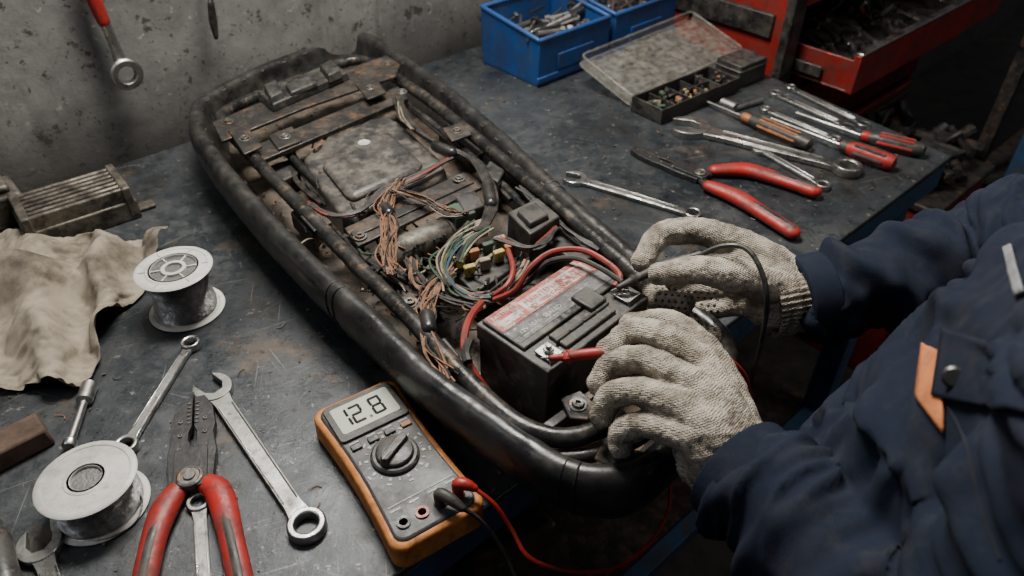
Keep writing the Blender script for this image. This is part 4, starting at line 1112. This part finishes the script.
for i in range(10):
    for j in range(7):
        u = 656 + i * 6.5 + (j % 2) * 3.2; v = 288 + j * 6 + i * .6
        r_ = gb.ray_cast(CAM, ray(u, v).normalized())
        if r_[0] is not None and (r_[0] - CAM).length < .95:
            nn_ = r_[1] if r_[1].dot(ray(u, v)) < 0 else -r_[1]
            s1.lathe([(.0017, -.0005), (.0017, .0003), (.001, .0009), (.0001, .0009)], axisz(r_[0], nn_), 8)
if s1.v: s1.obj('glove_grip_dots', blackp, wk)
ev.to_mesh_clear()
# trousers, boots, head
s1 = MB()
ring_loft(s1, [(.56, -.01, -.38, .155, .11), (.56, -.01, -.28, .162, .117), (.56, -.01, -.2, .16, .116)])
for t in (.47, .65): s1.sweep([TN(t, -.01, -.3), TN(t, 0, -.48), TN(t, -.01, -.62), TN(t, -.01, -.77)], [.085, .075, .062, .055], 24, 0, False, 5)
tr = s1.obj('trousers', trous, wk, sharp=80)
for i, t in enumerate((.47, .65)):
    s1 = MB(); s1.sweep([TN(t, -.03, -.80), TN(t, .06, -.805), TN(t, .15, -.815)], [.048, .044, .033], 20, 0, False, 5, True); s1.sweep([TN(t, -.012, -.79), TN(t, -.012, -.70)], [.05, .056], 20, 0, False, 2)
    s1.box(frame(TN(t, .05, -.843), N), .28, .09, .014); s1.obj('boot_%d' % (i + 1), boot, wk)
s1 = MB()
hc = TN(.56, .01, .60)
vs = []; fs = []; A_, B2 = 28, 36
for i in range(A_ + 1):
    ph = math.pi * i / A_
    for k in range(B2):
        th = 2 * math.pi * k / B2
        x = math.sin(ph) * math.cos(th); y = math.sin(ph) * math.sin(th); z = math.cos(ph)
        wz = 1 - .22 * max(0, -z)
        lx, ly, lz = x * .076 * wz, y * .096 * wz + (.012 if z < -.3 else 0) * max(0, y), z * .118
        fr = max(0, y)
        lz_, lx_ = lz / .118, lx / .076
        ly += .022 * fr * math.exp(-((lz_ + .12) / .17) ** 2 - (lx_ / .17) ** 2)
        ly -= .008 * fr * (math.exp(-((lz_ - .08) / .12) ** 2 - ((abs(lx_) - .42) / .2) ** 2))
        ly += .005 * fr * math.exp(-((lz_ + .45) / .07) ** 2 - (lx_ / .3) ** 2)
        vs.append(hc + T * lx + N * ly + Vector((0, 0, lz)))
for i in range(A_):
    for k in range(B2): fs.append((i * B2 + k, i * B2 + (k + 1) % B2, (i + 1) * B2 + (k + 1) % B2, (i + 1) * B2 + k))
s1.add(vs, fs); s1.sweep([TN(.56, -.04, .42), TN(.56, -.025, .50), TN(.56, -.01, .56)], [.06, .055, .055], 20)
for sgn in (-1, 1): s1.sweep([hc + T * sgn * .074 + Vector((0, 0, .02)), hc + T * sgn * .084, hc + T * sgn * .074 + Vector((0, 0, -.025))], [.008, .013, .007], 12, 0, False, 4, True)
s1.obj('head', skin, wk, sharp=80)
s1 = MB(); vs = []; fs = []
for i in range(15):
    ph = math.pi * .56 * i / 14
    for k in range(B2):
        th = 2 * math.pi * k / B2; y = math.sin(th)
        ph2 = ph * (1 - .33 * max(0, y))
        vs.append(hc + T * math.sin(ph2) * math.cos(th) * .083 + N * math.sin(ph2) * y * .102 + Vector((0, 0, math.cos(ph2) * .126)))
for i in range(14):
    for k in range(B2): fs.append((i * B2 + k, i * B2 + (k + 1) % B2, (i + 1) * B2 + (k + 1) % B2, (i + 1) * B2 + k))
s1.add(vs, fs); s1.obj('hair', hairm, wk, sharp=80)
s1 = MB()
for sgn in (-1, 1): s1.lathe([(.0001, -.011), (.009, -.006), (.0115, 0), (.009, .006), (.0001, .011)], axisz(hc + T * sgn * .031 + N * .079 + Vector((0, 0, .01)), N), 14)
s1.obj('eyes', whitep, wk)
s1 = MB()
torus_band(s1, TN(.56, -.04, .475), Vector((0, 0, 1)), .068, .04, .005); s1.obj('collar', jacket, wk)

# ---------------------------------------------------------------- light
w = bpy.data.worlds.new('world'); bpy.context.scene.world = w; w.use_nodes = True
bg = w.node_tree.nodes['Background']; bg.inputs[0].default_value = (.66, .69, .74, 1); bg.inputs[1].default_value = .13
def area(name, loc, tgt, sx, sy, e, col):
    l = bpy.data.lights.new(name, 'AREA'); l.shape = 'RECTANGLE'; l.size = sx; l.size_y = sy; l.energy = e; l.color = col
    o = bpy.data.objects.new(name, l); bpy.context.scene.collection.objects.link(o); o.location = loc
    o.rotation_euler = (Vector(tgt) - Vector(loc)).to_track_quat('-Z', 'Y').to_euler(); return o
area('ceiling_lamp', (-.15, 1.08, TZ + 1.25), (.05, .70, TZ), .6, .3, 40, (1, .95, .87))
area('window_light', (-1.6, .45, TZ + 1.3), (0, .8, TZ), .9, .8, 12, (.9, .95, 1))
area('shop_lamp', (1.5, .6, TZ + 1.9), (.85, 1.1, TZ), .5, .5, 8, (1, .92, .82))
# ---------------------------------------------------------------- camera
cd = bpy.data.cameras.new('camera'); co = bpy.data.objects.new('camera', cd); bpy.context.scene.collection.objects.link(co)
cd.sensor_width = 36; cd.lens = 36 * F / 1024; cd.clip_start = .02
co.location = CAM; co.rotation_euler = (math.radians(90) - PITCH, 0, 0)
cd.dof.use_dof = True; cd.dof.focus_distance = .80; cd.dof.aperture_fstop = 5.6
bpy.context.scene.camera = co
